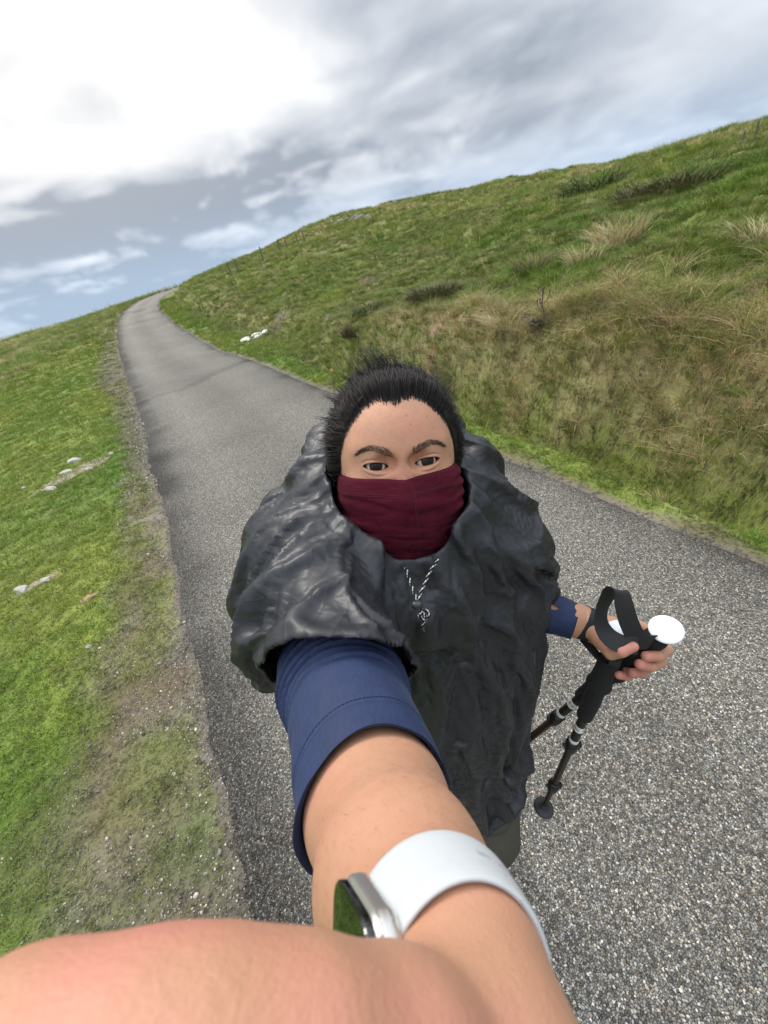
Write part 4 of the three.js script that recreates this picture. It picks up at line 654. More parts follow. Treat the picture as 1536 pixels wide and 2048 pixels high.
    for (let i = 0; i < 84; i++) { // from the collar
      const t = R() * COLLAR.length, a = COLLAR[Math.floor(t)], b = COLLAR[(Math.floor(t) + 1) % COLLAR.length], c = a.p.clone().lerp(b.p, t % 1), out = c.clone().sub(V(0.03, c.y, -0.47)).normalize(), q = settleOn(c.clone().addScaledVector(out, 0.025 + 0.05 * R()));
      run(q, out.clone().add(V(0, -0.6, 0)).normalize(), 0.12 + 0.34 * R(), 0.10, (R() < 0.62 ? 1 : -0.8) * (0.004 + 0.006 * R()), 0.0045 + 0.0045 * R(), 0.22);
    }
    for (let i = 0; i < 40; i++) { const q = settleOn(V(-0.12 + 0.34 * R(), 1.05 + 0.2 * R(), -0.28)); run(q, V((R() - 0.5) * 0.4, -1, 0), 0.15 + 0.3 * R(), 0.12, (R() < 0.6 ? 1 : -0.8) * (0.004 + 0.006 * R()), 0.005 + 0.005 * R(), 0.14); }
    for (let i = 0; i < 420; i++) { const q = settleOn(V(-0.24 + 0.5 * R(), 0.65 + 0.8 * R(), -0.5 + 0.32 * R())); run(q, V(R() - 0.5, R() - 0.5, R() - 0.5).normalize(), 0.025 + 0.07 * R(), 0, (R() < 0.6 ? 1 : -1) * (0.0014 + 0.0022 * R()), 0.003 + 0.002 * R(), 0.1); }
  }
  const creaseAt = (x, y, z) => { const l = creases.get(ck(x, y, z)); if (!l) return 0; let up = 0, dn = 0; for (const [a, b, A, w] of l) { const d = cone(x, y, z, a, b, 0, 0), h = A * Math.exp(-d / w); if (h > up) up = h; if (h < dn) dn = h; } return up + dn; };
  for (let i = 0; i < p.count; i++) { const x = p.getX(i), y = p.getY(i), z = p.getZ(i), o = 1 - inside[i], d = wide(x, y, z), cut = Math.abs((x - cutR.o.x) * cutR.n.x + (y - cutR.o.y) * cutR.n.y + (z - cutR.o.z) * cutR.n.z), edge = (chain(x, y, z, SLEEVE_R, 0.03) < 0.02 ? sstep(0.0, 0.03, cut) : 1) * (y > 1.24 ? sstep(0.008, 0.025, gaiterBase(...hl(x, y, z))) : 1) * sstep(0.03, 0.06, Math.hypot(x - cutL.o.x, y - cutL.o.y, z - cutL.o.z)), h = (hipFold(x, y, z) + creaseAt(x, y, z) * edge) * o; p.setXYZ(i, x + d[0] + n.getX(i) * h, y + d[1] + n.getY(i) * h, z + d[2] + n.getZ(i) * h); }
  g.computeVertexNormals();
  const X1 = settle(g, (i) => inside[i], 40, (low, v, x, y, z) => 0.010 + 0.055 * sstep(-0.1, 0.45, noise(x * 11, y * 11, z * 11)), 0.0052, 0.0045, 0.006, 0.3); p.array.set(X1);
  g.computeVertexNormals(); worldUV(g, 2, (x, y, z) => [x + 0.35 * z, y - 0.5 * z]);
  const po = part('poncho', g, ponchoMat, person); tag(po, 'black crinkled nylon poncho with its hood down');
  // drawstring, toggle, knot, press stud
  const cordTex = dataTex(64, 64, (x, y) => { const f = ((x * 1 + y * 2) % 64) / 64, h = hash(Math.floor(x / 6.4), Math.floor(y / 16), 4); return (f < 0.34 && h > 0.25) ? [0.80, 0.80, 0.78] : [0.05, 0.05, 0.055]; }, true);
  const cordMat = () => { const t = cordTex.clone(); t.repeat.set(1, 1); t.needsUpdate = true; return std({ map: t, roughness: 0.85 }); };
  const onP = (px, py, off) => { const o = camera.position, dir = at(px, py, 1).sub(o).normalize(); let t = 0.30; for (let i = 0; i < 160; i++) { const d = ponchoSdf(o.x + dir.x * t, o.y + dir.y * t, o.z + dir.z * t); if (d < off + 0.0005) break; t += Math.max(0.0006, (d - off) * 0.5); } return o.clone().addScaledVector(dir, t); };
  const cord = (pts, r) => { const q = pts.map(([a, b]) => onP(a, b, 0.0065)), cv = new THREE.CatmullRomCurve3(q), L = cv.getLength(), gg = new THREE.TubeGeometry(cv, 60, r, 8, false), uv = gg.attributes.uv; for (let i = 0; i < uv.count; i++) uv.setXY(i, uv.getX(i) * L / 0.010, uv.getY(i)); part('drawstring', gg, cordMat(), po); };
  cord([[811, 1134], [818, 1156], [826, 1180], [836, 1205], [842, 1222]], 0.0017);
  cord([[877, 1119], [862, 1140], [850, 1166], [840, 1190], [837, 1208], [844, 1222]], 0.0017);
  cord([[842, 1220], [850, 1234], [846, 1250], [851, 1268]], 0.0016);
  cord([[842, 1222], [853, 1222], [858, 1230], [848, 1238], [838, 1230], [844, 1221]], 0.0019);
  const tg = new THREE.CapsuleGeometry(0.0048, 0.0035, 6, 16); tg.rotateZ(1.4); const tp = onP(834, 1210, 0.011); tg.translate(tp.x, tp.y, tp.z); part('cord_lock', tg, std({ rgb: [0.03, 0.035, 0.038], roughness: 0.3 }), po);
  const st = new THREE.SphereGeometry(0.0042, 16, 10); st.scale(1, 1, 0.5); const sp = onP(1092, 1143, 0.003); st.translate(sp.x, sp.y, sp.z); part('press_stud', st, std({ rgb: [0.025, 0.025, 0.028], roughness: 0.25, metalness: 0.3 }), po);
}
// ---------------------------------------------------------------- blue long-sleeved top, pushed up on the bare arm
const blueTex = (() => { const a = per(512, 200), b = per(512, 12); return dataTex(512, 512, (x, y) => { const v = 0.80 + 0.12 * a(x, y, 1) + 0.1 * b(x, y, 2); return [v, v, v]; }, true); })();
const blueMat = std({ rgb: [0.0125, 0.028, 0.092], map: blueTex, roughness: 0.75, sheen: 0.2, sheenRoughness: 0.5, bumpMap: pore, bumpScale: 0.0003, side: THREE.DoubleSide }); blueMat.sheenColor.setRGB(0.4, 0.5, 0.8);
function sleeve(path, radii, rows, folds, hemBack) { // a tube of cloth with thickness turned in at its hem
  const cv = new THREE.CatmullRomCurve3(path), rings = [], M = 128; let side = V(1, 0, 0);
  for (let i = 0; i <= rows + 4; i++) {
    const t = Math.min(1, i / rows), inner = i > rows, p = cv.getPointAt(t), tan = cv.getTangentAt(t), rad = interp(radii, t), u = camAxis(1, 0, 0).addScaledVector(tan, -camAxis(1, 0, 0).dot(tan)).normalize(), w = tan.clone().cross(u), ring = [];
    for (let j = 0; j < M; j++) {
      const a = j / M * 6.283185, ca = Math.cos(a), sa = Math.sin(a), back = hemBack ? hemBack(ca, sa) * sstep(0.5, 1, t) : 0;
      const f = inner ? -0.0016 - 0.0006 * (i - rows) : folds(t, a), q = inner ? -0.004 * (i - rows) : 0;
      ring.push(p.clone().addScaledVector(u, ca * (rad[0] + f)).addScaledVector(w, sa * (rad[1] + f)).addScaledVector(tan, back + q + (i === rows ? 0 : 0)));
    }
    rings.push(ring);
  }
  return loft(rings);
}
{
  const arm = (px, py, d) => at(px, py, d);
  const g = sleeve([arm(660, 1330, 0.41), arm(690, 1390, 0.365), arm(718, 1490, 0.292), arm(750, 1606, 0.240)], [[0, 0.057, 0.057], [0.22, 0.058, 0.058], [0.42, 0.054, 0.054], [0.7, 0.0515, 0.052], [1, 0.0490, 0.0505]], 120,
    (t, a) => { const w = 0.5 + 0.5 * Math.sin(a * 1 + 0.6), up = sstep(0.0, 0.12, t) * (1 - sstep(0.34, 0.52, t)); const s = t + 0.045 * Math.sin(a - 0.5) + 0.012 * Math.sin(3 * a); return up * 0.0052 * (Math.sin(s * 108) + 0.5 * Math.sin(s * 171 + 1)) * (0.55 + 0.45 * w) + 0.0016 * noise(Math.cos(a) * 2, Math.sin(a) * 2, t * 9) + (t > 0.985 ? 0.0004 : 0) - 0.0009 * Math.exp(-(((t - 0.815) / 0.006) ** 2)) - 0.0007 * Math.exp(-(((t - 0.845) / 0.005) ** 2)); },
    (ca, sa) => (ca < 0 ? 0.012 * ca * ca : 0.004 * ca * ca));
  const sl = part('sleeve', g, blueMat, person); tag(sl, 'navy blue sleeve pushed up to the elbow of the reaching arm');
  // double row of stitching above the hem
  const cv = new THREE.CatmullRomCurve3([arm(660, 1330, 0.41), arm(690, 1390, 0.365), arm(718, 1490, 0.292), arm(750, 1606, 0.240)]), st = [];
  for (const tt of [0.815, 0.845]) { const p = cv.getPointAt(tt), tan = cv.getTangentAt(tt), u = camAxis(1, 0, 0).addScaledVector(tan, -camAxis(1, 0, 0).dot(tan)).normalize(), w = tan.clone().cross(u), rad = interp([[0.7, 0.0515, 0.052], [1, 0.0490, 0.0505]], tt); const P = (a) => { const ca = Math.cos(a), sa = Math.sin(a), f = 0.0016 * noise(Math.cos(a) * 2, Math.sin(a) * 2, tt * 9) - 0.0004; return p.clone().addScaledVector(u, ca * (rad[0] + f)).addScaledVector(w, sa * (rad[1] + f)).addScaledVector(tan, (ca < 0 ? 0.012 * ca * ca : 0.004 * ca * ca) * sstep(0.5, 1, tt)); }; for (let a = 0; a < 6.28; a += 0.062) st.push(tube([P(a), P(a + 0.021), P(a + 0.042)], 0.00042, 3, 5)); }
  part('stitching', mergeGeometries(st), std({ rgb: [0.012, 0.026, 0.085], roughness: 0.8 }), sl);
  // her other forearm, whose cuff has a thumb hole turned outwards
  const f2 = [at(1030, 1195, 0.672), at(1052, 1212, 0.656), at(1100, 1226, 0.638), at(1150, 1243, 0.622)], hole = at(1103, 1212, 0.612);
  let g2 = sleeve(f2, [[0, 0.042, 0.042], [0.5, 0.0350, 0.0355], [1, 0.0285, 0.0300]], 60, (t, a) => 0.0016 * noise(Math.cos(a) * 2.5 + 3, Math.sin(a) * 2.5, t * 7) + 0.0012 * Math.sin(t * 40 + 2 * Math.sin(a)) * (1 - t), null);
  const P = g2.attributes.position, keep = [], ix = g2.index.array, ax = camAxis(0.93, -0.28, 0.2).normalize(), ay = camAxis(0.3, 0.95, 0);
  for (let i = 0; i < ix.length; i += 3) { const c = V(); for (let k = 0; k < 3; k++) c.add(V(P.getX(ix[i + k]), P.getY(ix[i + k]), P.getZ(ix[i + k]))); c.multiplyScalar(1 / 3); const e = c.clone().sub(hole), inFront = c.clone().sub(camera.position).length() < hole.clone().sub(camera.position).length() + 0.016; if (inFront && (e.dot(ax) / 0.0115) ** 2 + (e.dot(ay) / 0.0042) ** 2 < 1) continue; keep.push(ix[i], ix[i + 1], ix[i + 2]); }
  g2.setIndex(keep);
  tag(part('sleeve', g2, blueMat, person), 'navy blue sleeve with a thumb hole, beside the hand holding the poles');
}
// ---------------------------------------------------------------- trousers and shoes
{
  const hips = V(0.06, 0.80, -0.445), olive = std({ rgb: [0.052, 0.049, 0.035], roughness: 0.85, bumpMap: pore, bumpScale: 0.001 });
  const sdf = (x, y, z) => { let d = ell(x, y, z, hips.x - 0.01, 0.82, hips.z, 0.115, 0.13, 0.10); for (const s of [-1, 1]) d = smin(d, Math.max(chain(x, y, z, [{ p: V(0.055 + s * 0.07, 0.78, -0.445), r: 0.092 }, { p: V(0.014 + s * 0.062, 0.44, s > 0 ? -0.34 : -0.45), r: 0.080 }, { p: V(-0.02 + s * 0.065, 0.08, s > 0 ? -0.43 : -0.56), r: 0.066 }], 0.03), 0.065 - y), 0.03); return d + 0.010 * (1 - 2 * Math.abs(noise(x * 11 + y * 5, y * 13 - x * 6, z * 11))) * 0.7 + 0.004 * noise(x * 34, y * 22, z * 34); };
  const g = nets(sdf, [-0.2, 0.03, -0.66], [0.32, 0.98, -0.22], 0.006, 1.7); worldUV(g, 5); tag(part('trousers', g, olive, person), 'dark olive trousers below the poncho hem');
  for (const s of [-1, 1]) {
    const cx = -0.02 + s * 0.065, z0 = s > 0 ? -0.46 : -0.58, up = nets((x, y, z) => { let d = smin(ell(x, y, z, cx, 0.055, z0 + 0.10, 0.045, 0.05, 0.10), ell(x, y, z, cx, 0.07, z0 - 0.02, 0.04, 0.06, 0.06), 0.04); return Math.max(d, 0.022 - y); }, [cx - 0.07, 0, z0 - 0.12], [cx + 0.07, 0.16, z0 + 0.24], 0.005);
    const shoe = part('shoe', up, std({ rgb: [0.03, 0.03, 0.032], roughness: 0.8 }), person);
    const so = nets((x, y, z) => Math.max(Math.hypot(x - cx, Math.max(0, Math.abs(z - z0 - 0.06) - 0.10)) - 0.047, Math.abs(y - 0.0235) - 0.0125), [cx - 0.07, 0, z0 - 0.14], [cx + 0.07, 0.06, z0 + 0.26], 0.004); part('sole', so, std({ rgb: [0.06, 0.055, 0.05], roughness: 0.9 }), shoe);
  }
}
// ---------------------------------------------------------------- watch on the reaching wrist
{
  const c0 = at(908, 1925, 0.108), ax = at(918, 1975, 0.102).sub(at(808, 1765, 0.163)).normalize().addScaledVector(camAxis(0.9, -1, 0), 0.13).normalize(), lft = camAxis(-1, 0, 0.02).addScaledVector(ax, -camAxis(-1, 0, 0.02).dot(ax)).normalize(), upv = ax.clone().cross(lft).negate(); if (upv.dot(camAxis(0, 1, 0)) < 0) upv.negate();
  const W = (a, r, t, k = 1) => c0.clone().addScaledVector(lft, Math.cos(a) * r * k).addScaledVector(upv, Math.sin(a) * r * 0.93).addScaledVector(ax, t);
  const watch = thing('smartwatch', c0, 'smartwatch with a pale grey sport band on the bare wrist', 'watch');
  const R0 = 0.0262, prof = []; for (let i = 0; i < 20; i++) { const a = i / 20 * 6.283, c = Math.cos(a), s = Math.sin(a); prof.push([Math.sign(c) * Math.abs(c) ** 0.45 * 0.0122, Math.sign(s) * Math.abs(s) ** 0.6 * 0.00135]); }
  const rings = []; for (let j = 0; j <= 150; j++) { const a = lerp(0.42, 2 * Math.PI - 0.42, j / 150), nar = 1 - 0.14 * sstep(0.6, 2.6, a) * (1 - sstep(3.7, 5.6, a)); rings.push(prof.map(([t, r]) => W(a, R0 + r - 0.17 * t, t * nar))); }
  const bandMat = std({ rgb: [0.50, 0.525, 0.54], roughness: 0.5, bumpMap: pore, bumpScale: 0.0001, side: THREE.DoubleSide }), band = part('band', loft(rings), bandMat, watch);
  for (const a of [2.02, 2.30]) { const g = new THREE.CapsuleGeometry(0.0011, 0.0036, 6, 14); g.scale(1, 1, 0.32); const n = W(a, 1, 0).sub(c0).normalize(), m = new THREE.Matrix4().makeBasis(ax.clone().cross(n), ax, n).multiply(new THREE.Matrix4().makeRotationZ(1.57)); g.applyMatrix4(m); const p = W(a, R0 + 0.0012, 0); g.translate(p.x, p.y, p.z); part('hole', g, std({ rgb: [0.34, 0.35, 0.355], roughness: 0.7 }), band); }
  // case: rounded block with a dark glass face turned outwards from the back of the wrist
  const boxSdf = (hx_, hy_, hz_, r) => (x, y, z) => { const a = Math.max(Math.abs(x) - hx_ + r, 0), b = Math.max(Math.abs(y) - hy_ + r, 0), c = Math.max(Math.abs(z) - hz_ + r * 0.6, 0); return Math.hypot(a, b) > r ? Math.hypot(Math.hypot(a, b) - r, c) : Math.hypot(Math.max(Math.hypot(a, b), 0), c * 1.6) - r; };
  const B = (() => { const f = lft.clone().addScaledVector(ax, 0.13).normalize(), s_ = ax.clone().addScaledVector(f, -ax.dot(f)).normalize(); return new THREE.Matrix4().makeBasis(s_, f.clone().cross(s_), f).setPosition(W(0.05, R0 - 0.0014, 0.0)); })(), bs = boxSdf(0.0160, 0.0180, 0.0052, 0.0072), cg = nets((x, y, z) => bs(x, y, z), [-0.024, -0.026, -0.014], [0.024, 0.026, 0.014], 0.0007, 2); cg.applyMatrix4(B);
  const cs = part('case', cg, std({ rgb: [0.72, 0.70, 0.66], metalness: 0.85, roughness: 0.32 }), watch);
  const gs = new THREE.Shape(), w = 0.0140, h = 0.0161, r = 0.006; gs.moveTo(-w + r, -h); gs.lineTo(w - r, -h); gs.quadraticCurveTo(w, -h, w, -h + r); gs.lineTo(w, h - r); gs.quadraticCurveTo(w, h, w - r, h); gs.lineTo(-w + r, h); gs.quadraticCurveTo(-w, h, -w, h - r); gs.lineTo(-w, -h + r); gs.quadraticCurveTo(-w, -h, -w + r, -h);
  const gg = new THREE.ExtrudeGeometry(gs, { depth: 0.0010, bevelEnabled: true, bevelSize: 0.0012, bevelThickness: 0.0012, bevelSegments: 4, curveSegments: 10 }); gg.translate(0, 0, 0.0042); gg.applyMatrix4(B); part('screen', gg, std({ rgb: [0.006, 0.006, 0.006], roughness: 0.06, clearcoat: 1 }), watch);
  const cr = new THREE.CylinderGeometry(0.0034, 0.0034, 0.003, 20); cr.rotateZ(Math.PI / 2); cr.translate(-0.0168, 0.007, 0); cr.applyMatrix4(B); part('crown', cr, std({ rgb: [0.7, 0.68, 0.64], metalness: 0.85, roughness: 0.3 }), watch);
}
// ---------------------------------------------------------------- two folded trekking poles in her other hand
function ribbon(path, across, width, thick = 0.0013) { // webbing: centre line and the direction of its width at each point
  const n = path.length, rings = [], cv = new THREE.CatmullRomCurve3(path), ca = new THREE.CatmullRomCurve3(across), N = 70;
  for (let i = 0; i <= N; i++) { const t = i / N, p = cv.getPoint(t), tan = cv.getTangent(t), w = ca.getPoint(t); w.addScaledVector(tan, -w.dot(tan)).normalize(); const nn = tan.clone().cross(w).normalize(), ww = width / 2, q = thick / 2; rings.push([[-ww, -q], [0, -q * 1.2], [ww, -q], [ww + 0.0004, 0], [ww, q], [0, q * 1.2], [-ww, q], [-ww - 0.0004, 0]].map(([a, b]) => p.clone().addScaledVector(w, a).addScaledVector(nn, b))); }
  return loft(rings);
}
const foamMat = std({ rgb: [0.0075, 0.0075, 0.008], roughness: 0.92, bumpMap: pore, bumpScale: 0.0012 }), webMat = std({ rgb: [0.009, 0.009, 0.010], roughness: 0.7, bumpMap: pore, bumpScale: 0.0004 }), capMat = std({ rgb: [0.74, 0.77, 0.84], roughness: 0.45 }), shaftMat = std({ rgb: [0.045, 0.040, 0.032], roughness: 0.35, metalness: 0.55, bumpMap: pore, bumpScale: 0.0002 }), jointMat = std({ rgb: [0.012, 0.012, 0.013], roughness: 0.4 }), ringMat = std({ rgb: [0.68, 0.70, 0.70], roughness: 0.5 });
function label(word) { // small print that runs round the shaft
  const c = document.createElement('canvas'); c.width = 256; c.height = 128; const x = c.getContext('2d'); x.fillStyle = '#dfe3e2'; x.fillRect(0, 0, 256, 128); x.fillStyle = '#20262c'; x.font = 'bold 76px sans-serif'; x.textAlign = 'center'; x.textBaseline = 'middle'; x.translate(128, 66); x.fillText(word, 0, 0);
  const t = new THREE.CanvasTexture(c); t.colorSpace = THREE.SRGBColorSpace; t.wrapS = t.wrapT = THREE.RepeatWrapping; t.repeat.set(3, 1); t.offset.set(0.12, 0); return t;
}
function pole(top, tip, capTurn, lbl, print, marks, hasBasket) {
  const root = thing('trekking_pole', top, lbl, 'trekking pole', 'folded trekking poles carried in one hand'), dir = tip.clone().sub(top), L = dir.length(); dir.normalize();
  const seg = (pts, n = 28) => { const g = new THREE.LatheGeometry(pts.map(([r, t]) => new THREE.Vector2(r, -t)), n); g.applyQuaternion(new THREE.Quaternion().setFromUnitVectors(V(0, -1, 0), dir)); g.translate(top.x, top.y, top.z); return g; };
  // grip: a shaped foam handle with a longer sleeve of foam below it
  const grip = [[0.0, 0.016], [0.0135, 0.016], [0.0165, 0.024], [0.0160, 0.038], [0.0150, 0.055], [0.0162, 0.072], [0.0150, 0.090], [0.0160, 0.108], [0.0170, 0.122], [0.0195, 0.130], [0.0190, 0.136], [0.0150, 0.142], [0.0142, 0.16], [0.0150, 0.185], [0.0140, 0.215], [0.0135, 0.232], [0.0118, 0.240], [0, 0.240]];
  part('grip', seg(new THREE.SplineCurve(grip.map(([r, t]) => new THREE.Vector2(r, t))).getPoints(90).map((p) => [Math.max(0, p.x), p.y])), foamMat, root);
  const cp = seg([[0, 0], [0.006, -0.0010]].concat([[0, 0]])), disc = new THREE.LatheGeometry([[0, 0.0058], [0.008, 0.0056], [0.016, 0.0044], [0.0205, 0.0022], [0.0216, 0.0004], [0.0210, -0.0012], [0.0185, -0.0020], [0.0080, -0.0030], [0.0072, -0.020], [0, -0.020]].map((q) => new THREE.Vector2(...q)).reverse(), 48);
  disc.applyQuaternion(new THREE.Quaternion().setFromUnitVectors(V(0, 1, 0), capTurn)); disc.translate(top.x, top.y, top.z); part('grip_cap', disc, capMat, root);
  part('shaft', seg([[0.0, 0.235], [0.0083, 0.235], [0.0083, marks.lock + 0.02], [0.0072, marks.lock + 0.022], [0.0072, marks.lock2 + 0.02], [0.0060, marks.lock2 + 0.022], [0.0060, L - 0.03], [0.004, L - 0.005], [0, L - 0.004]]), shaftMat, root);
  const m = std({ map: label(print), roughness: 0.5 }), lg = seg([[0.00865, marks.print - 0.009], [0.00865, marks.print + 0.009]], 32); part('label', lg, m, root);
  part('ring', seg([[0.008, marks.ring - 0.005], [0.0089, marks.ring - 0.0045], [0.0089, marks.ring + 0.0045], [0.008, marks.ring + 0.005]]), ringMat, root);
  for (const t of [marks.lock, marks.lock2]) { // flip locks: collar with a lever and its screw
    const col = part('clamp', seg([[0.008, t - 0.018], [0.0115, t - 0.016], [0.0128, t - 0.006], [0.0122, t + 0.008], [0.0105, t + 0.017], [0.0085, t + 0.021]]), jointMat, root);
    const px = camAxis(1, 0.2, 0.3).cross(dir).normalize(), out = dir.clone().cross(px), p = top.clone().addScaledVector(dir, t - 0.006);
    const lv = tube([p.clone().addScaledVector(out, 0.011).addScaledVector(dir, -0.010), p.clone().addScaledVector(out, 0.0155), p.clone().addScaledVector(out, 0.0145).addScaledVector(dir, 0.016)], 0.0034, 14, 8); part('lever', lv, jointMat, col);
    const sc = new THREE.SphereGeometry(0.0042, 12, 8), q = p.clone().addScaledVector(out, -0.0125).addScaledVector(dir, 0.008); sc.translate(q.x, q.y, q.z); part('screw', sc, jointMat, col);
  }
  if (hasBasket) part('basket', seg([[0, L - 0.032], [0.0075, L - 0.032], [0.0085, L - 0.020], [0.0175, L - 0.0165], [0.0232, L - 0.0125], [0.0238, L - 0.0095], [0.0226, L - 0.0085], [0.0170, L - 0.0115], [0.0065, L - 0.0135], [0.0055, L + 0.004], [0, L + 0.008]], 40), std({ rgb: [0.020, 0.022, 0.025], roughness: 0.55 }), root);
  return root;
}
{
  const tA = at(1243, 1266, 0.556), bA = at(1086, 1618, 0.955), tB = at(1332, 1259, 0.545), bB = at(984, 1537, 1.02);
  const facing = (p, r, u) => camera.position.clone().sub(p).normalize().addScaledVector(camAxis(1, 0, 0), r).addScaledVector(camAxis(0, 1, 0), u).normalize();
  const A = pole(tA, bA, facing(tA, 0.35, 0.75), 'trekking pole whose round black tip basket shows beside the poncho hem', 'VERT', { print: 0.278, ring: 0.327, lock: 0.352, lock2: 0.552 }, true);
  const B = pole(tB, bB, facing(tB, 0.15, 0.45), 'trekking pole with the rightmost white cap, its shaft passing behind the poncho', 'ALTA', { print: 0.268, ring: 0.318, lock: 0.345, lock2: 0.53 }, true);
  const q = camAxis;
  part('strap', ribbon([at(1318, 1272, 0.556), at(1302, 1284, 0.545), at(1278, 1280, 0.535), at(1258, 1245, 0.525), at(1248, 1210, 0.520), at(1241, 1184, 0.521), at(1226, 1180, 0.530), at(1214, 1196, 0.541), at(1203, 1222, 0.548), at(1204, 1252, 0.547), at(1222, 1277, 0.540), at(1250, 1290, 0.531), at(1275, 1291, 0.530)],
    [q(0.5, 0.6, 0.2), q(0.6, 0.7, 0.1), q(0.8, 0.5, 0.1), q(0.93, 0.3, 0.1), q(0.97, 0.18, 0.0), q(0.95, -0.1, -0.25), q(0.7, -0.5, -0.5), q(0.78, -0.45, -0.4), q(0.88, -0.15, -0.4), q(0.8, 0.45, -0.3), q(0.45, 0.85, -0.2), q(0.2, 0.95, -0.1), q(0.1, 0.95, 0)], 0.0250), webMat, B);
  const lo = [], la = [], ac = ARML[3].p.clone().lerp(ARML[4].p, 1.5), ad = PALM[0][1].p.clone().sub(ARML[3].p).normalize(), e1 = camAxis(0, 1, 0).addScaledVector(ad, -camAxis(0, 1, 0).dot(ad)).normalize(), e2 = ad.clone().cross(e1);
  for (let i = 0; i <= 16; i++) { const a = i / 16 * 6.283; lo.push(ac.clone().addScaledVector(e1, Math.cos(a) * 0.0268).addScaledVector(e2, Math.sin(a) * 0.0262).addScaledVector(ad, 0.006 * Math.cos(a + 0.6))); la.push(ad.clone()); }
  part('strap', ribbon(lo, la, 0.0165), webMat, A);
  part('strap', ribbon([ac.clone().addScaledVector(e1, -0.026), at(1207, 1322, 0.585), at(1225, 1330, 0.575), at(1232, 1316, 0.572)], [ad, ad, ad, ad], 0.016), webMat, A);
  // beaded bracelet
  const bc = ARML[3].p.clone().lerp(ARML[4].p, 0.55), br = thing('bracelet', bc, 'thin silver beaded bracelet on the wrist beside the pole strap', 'bracelet'), beads = [];
  for (let i = 0; i < 40; i++) { const a = i / 40 * 6.283, g = new THREE.SphereGeometry(0.0019, 10, 8), p = bc.clone().addScaledVector(e1, Math.cos(a) * 0.0252).addScaledVector(e2, Math.sin(a) * 0.0252).addScaledVector(ad, 0.003 * Math.sin(a)); g.translate(p.x, p.y, p.z); beads.push(g); }
  part('beads', mergeGeometries(beads), std({ rgb: [0.75, 0.74, 0.72], metalness: 0.8, roughness: 0.25 }), br);
}
// small hoop at her right ear
{ const c = headW(-0.0835, -0.026, -0.070), t = new THREE.TorusGeometry(0.006, 0.0008, 8, 28); t.rotateY(0.5); t.translate(c.x, c.y, c.z); tag(part('earring', t, std({ rgb: [0.8, 0.8, 0.8], metalness: 0.9, roughness: 0.2 }), person), 'small silver hoop at the edge of the gaiter'); }

// ---------------------------------------------------------------- small things of the moor, each where it stands
const groundAt = (px, py) => { const o = camera.position, d = at(px, py, 1).sub(o).normalize(); let t = 0.4, p = V(); for (let i = 0; i < 4000; i++) { p.copy(o).addScaledVector(d, t); const h = p.y - height(p.x, p.z); if (h < 0.002) break; t += Math.max(0.004, Math.min(h * 0.6, t * 0.01)); } p.y = height(p.x, p.z); return p; };
function rockGeo(seed, sx, sy, sz, detail = 4) { // a weathered stone with flattish faces
  const g = new THREE.IcosahedronGeometry(1, detail), p = g.attributes.position, R = rng(seed), cuts = []; for (let i = 0; i < 9; i++) { const n = V(R() - 0.5, R() - 0.5, R() - 0.5).normalize(); cuts.push([n, 0.62 + 0.3 * R()]); }
  const at0 = new Map();
  for (let i = 0; i < p.count; i++) { const v = V(p.getX(i), p.getY(i), p.getZ(i)); for (const [n, d] of cuts) { const k = v.dot(n); if (k > d) v.addScaledVector(n, d - k); } v.multiplyScalar(1 + 0.06 * fbm(v.x * 3 + seed, v.y * 3, v.z * 3, 4)); p.setXYZ(i, v.x * sx, v.y * sy, v.z * sz); }
  g.computeVertexNormals(); return g;
}
const stoneTex = (() => { const a = per(512, 14), b = per(512, 60), c = per(512, 240); return dataTex(512, 512, (x, y) => { const v = 0.35 + 0.3 * a(x, y, 1) + 0.25 * b(x, y, 2) + 0.2 * c(x, y, 3), l = sstep(0.62, 0.75, a(x + 90, y, 6)); const k = [v, v * 0.98, v * 0.93]; return mix3(k, [0.92, 0.92, 0.86], 0.5 * l).map(toS); }, true); })();
const stoneMat = std({ rgb: [0.50, 0.48, 0.44], map: stoneTex, roughness: 0.9, bumpMap: stoneTex, bumpScale: 0.006 });
function stone(name, p, s, turn, seed, label, group, mat = stoneMat) { const g = rockGeo(seed, ...s); worldUV(g, 3 / Math.max(s[0], 0.15) * 0.3); const m = mesh(name, g, mat); m.position.copy(p); m.rotation.set(0.1, turn, 0.06); tag(m, label, 'rock', group); return m; }
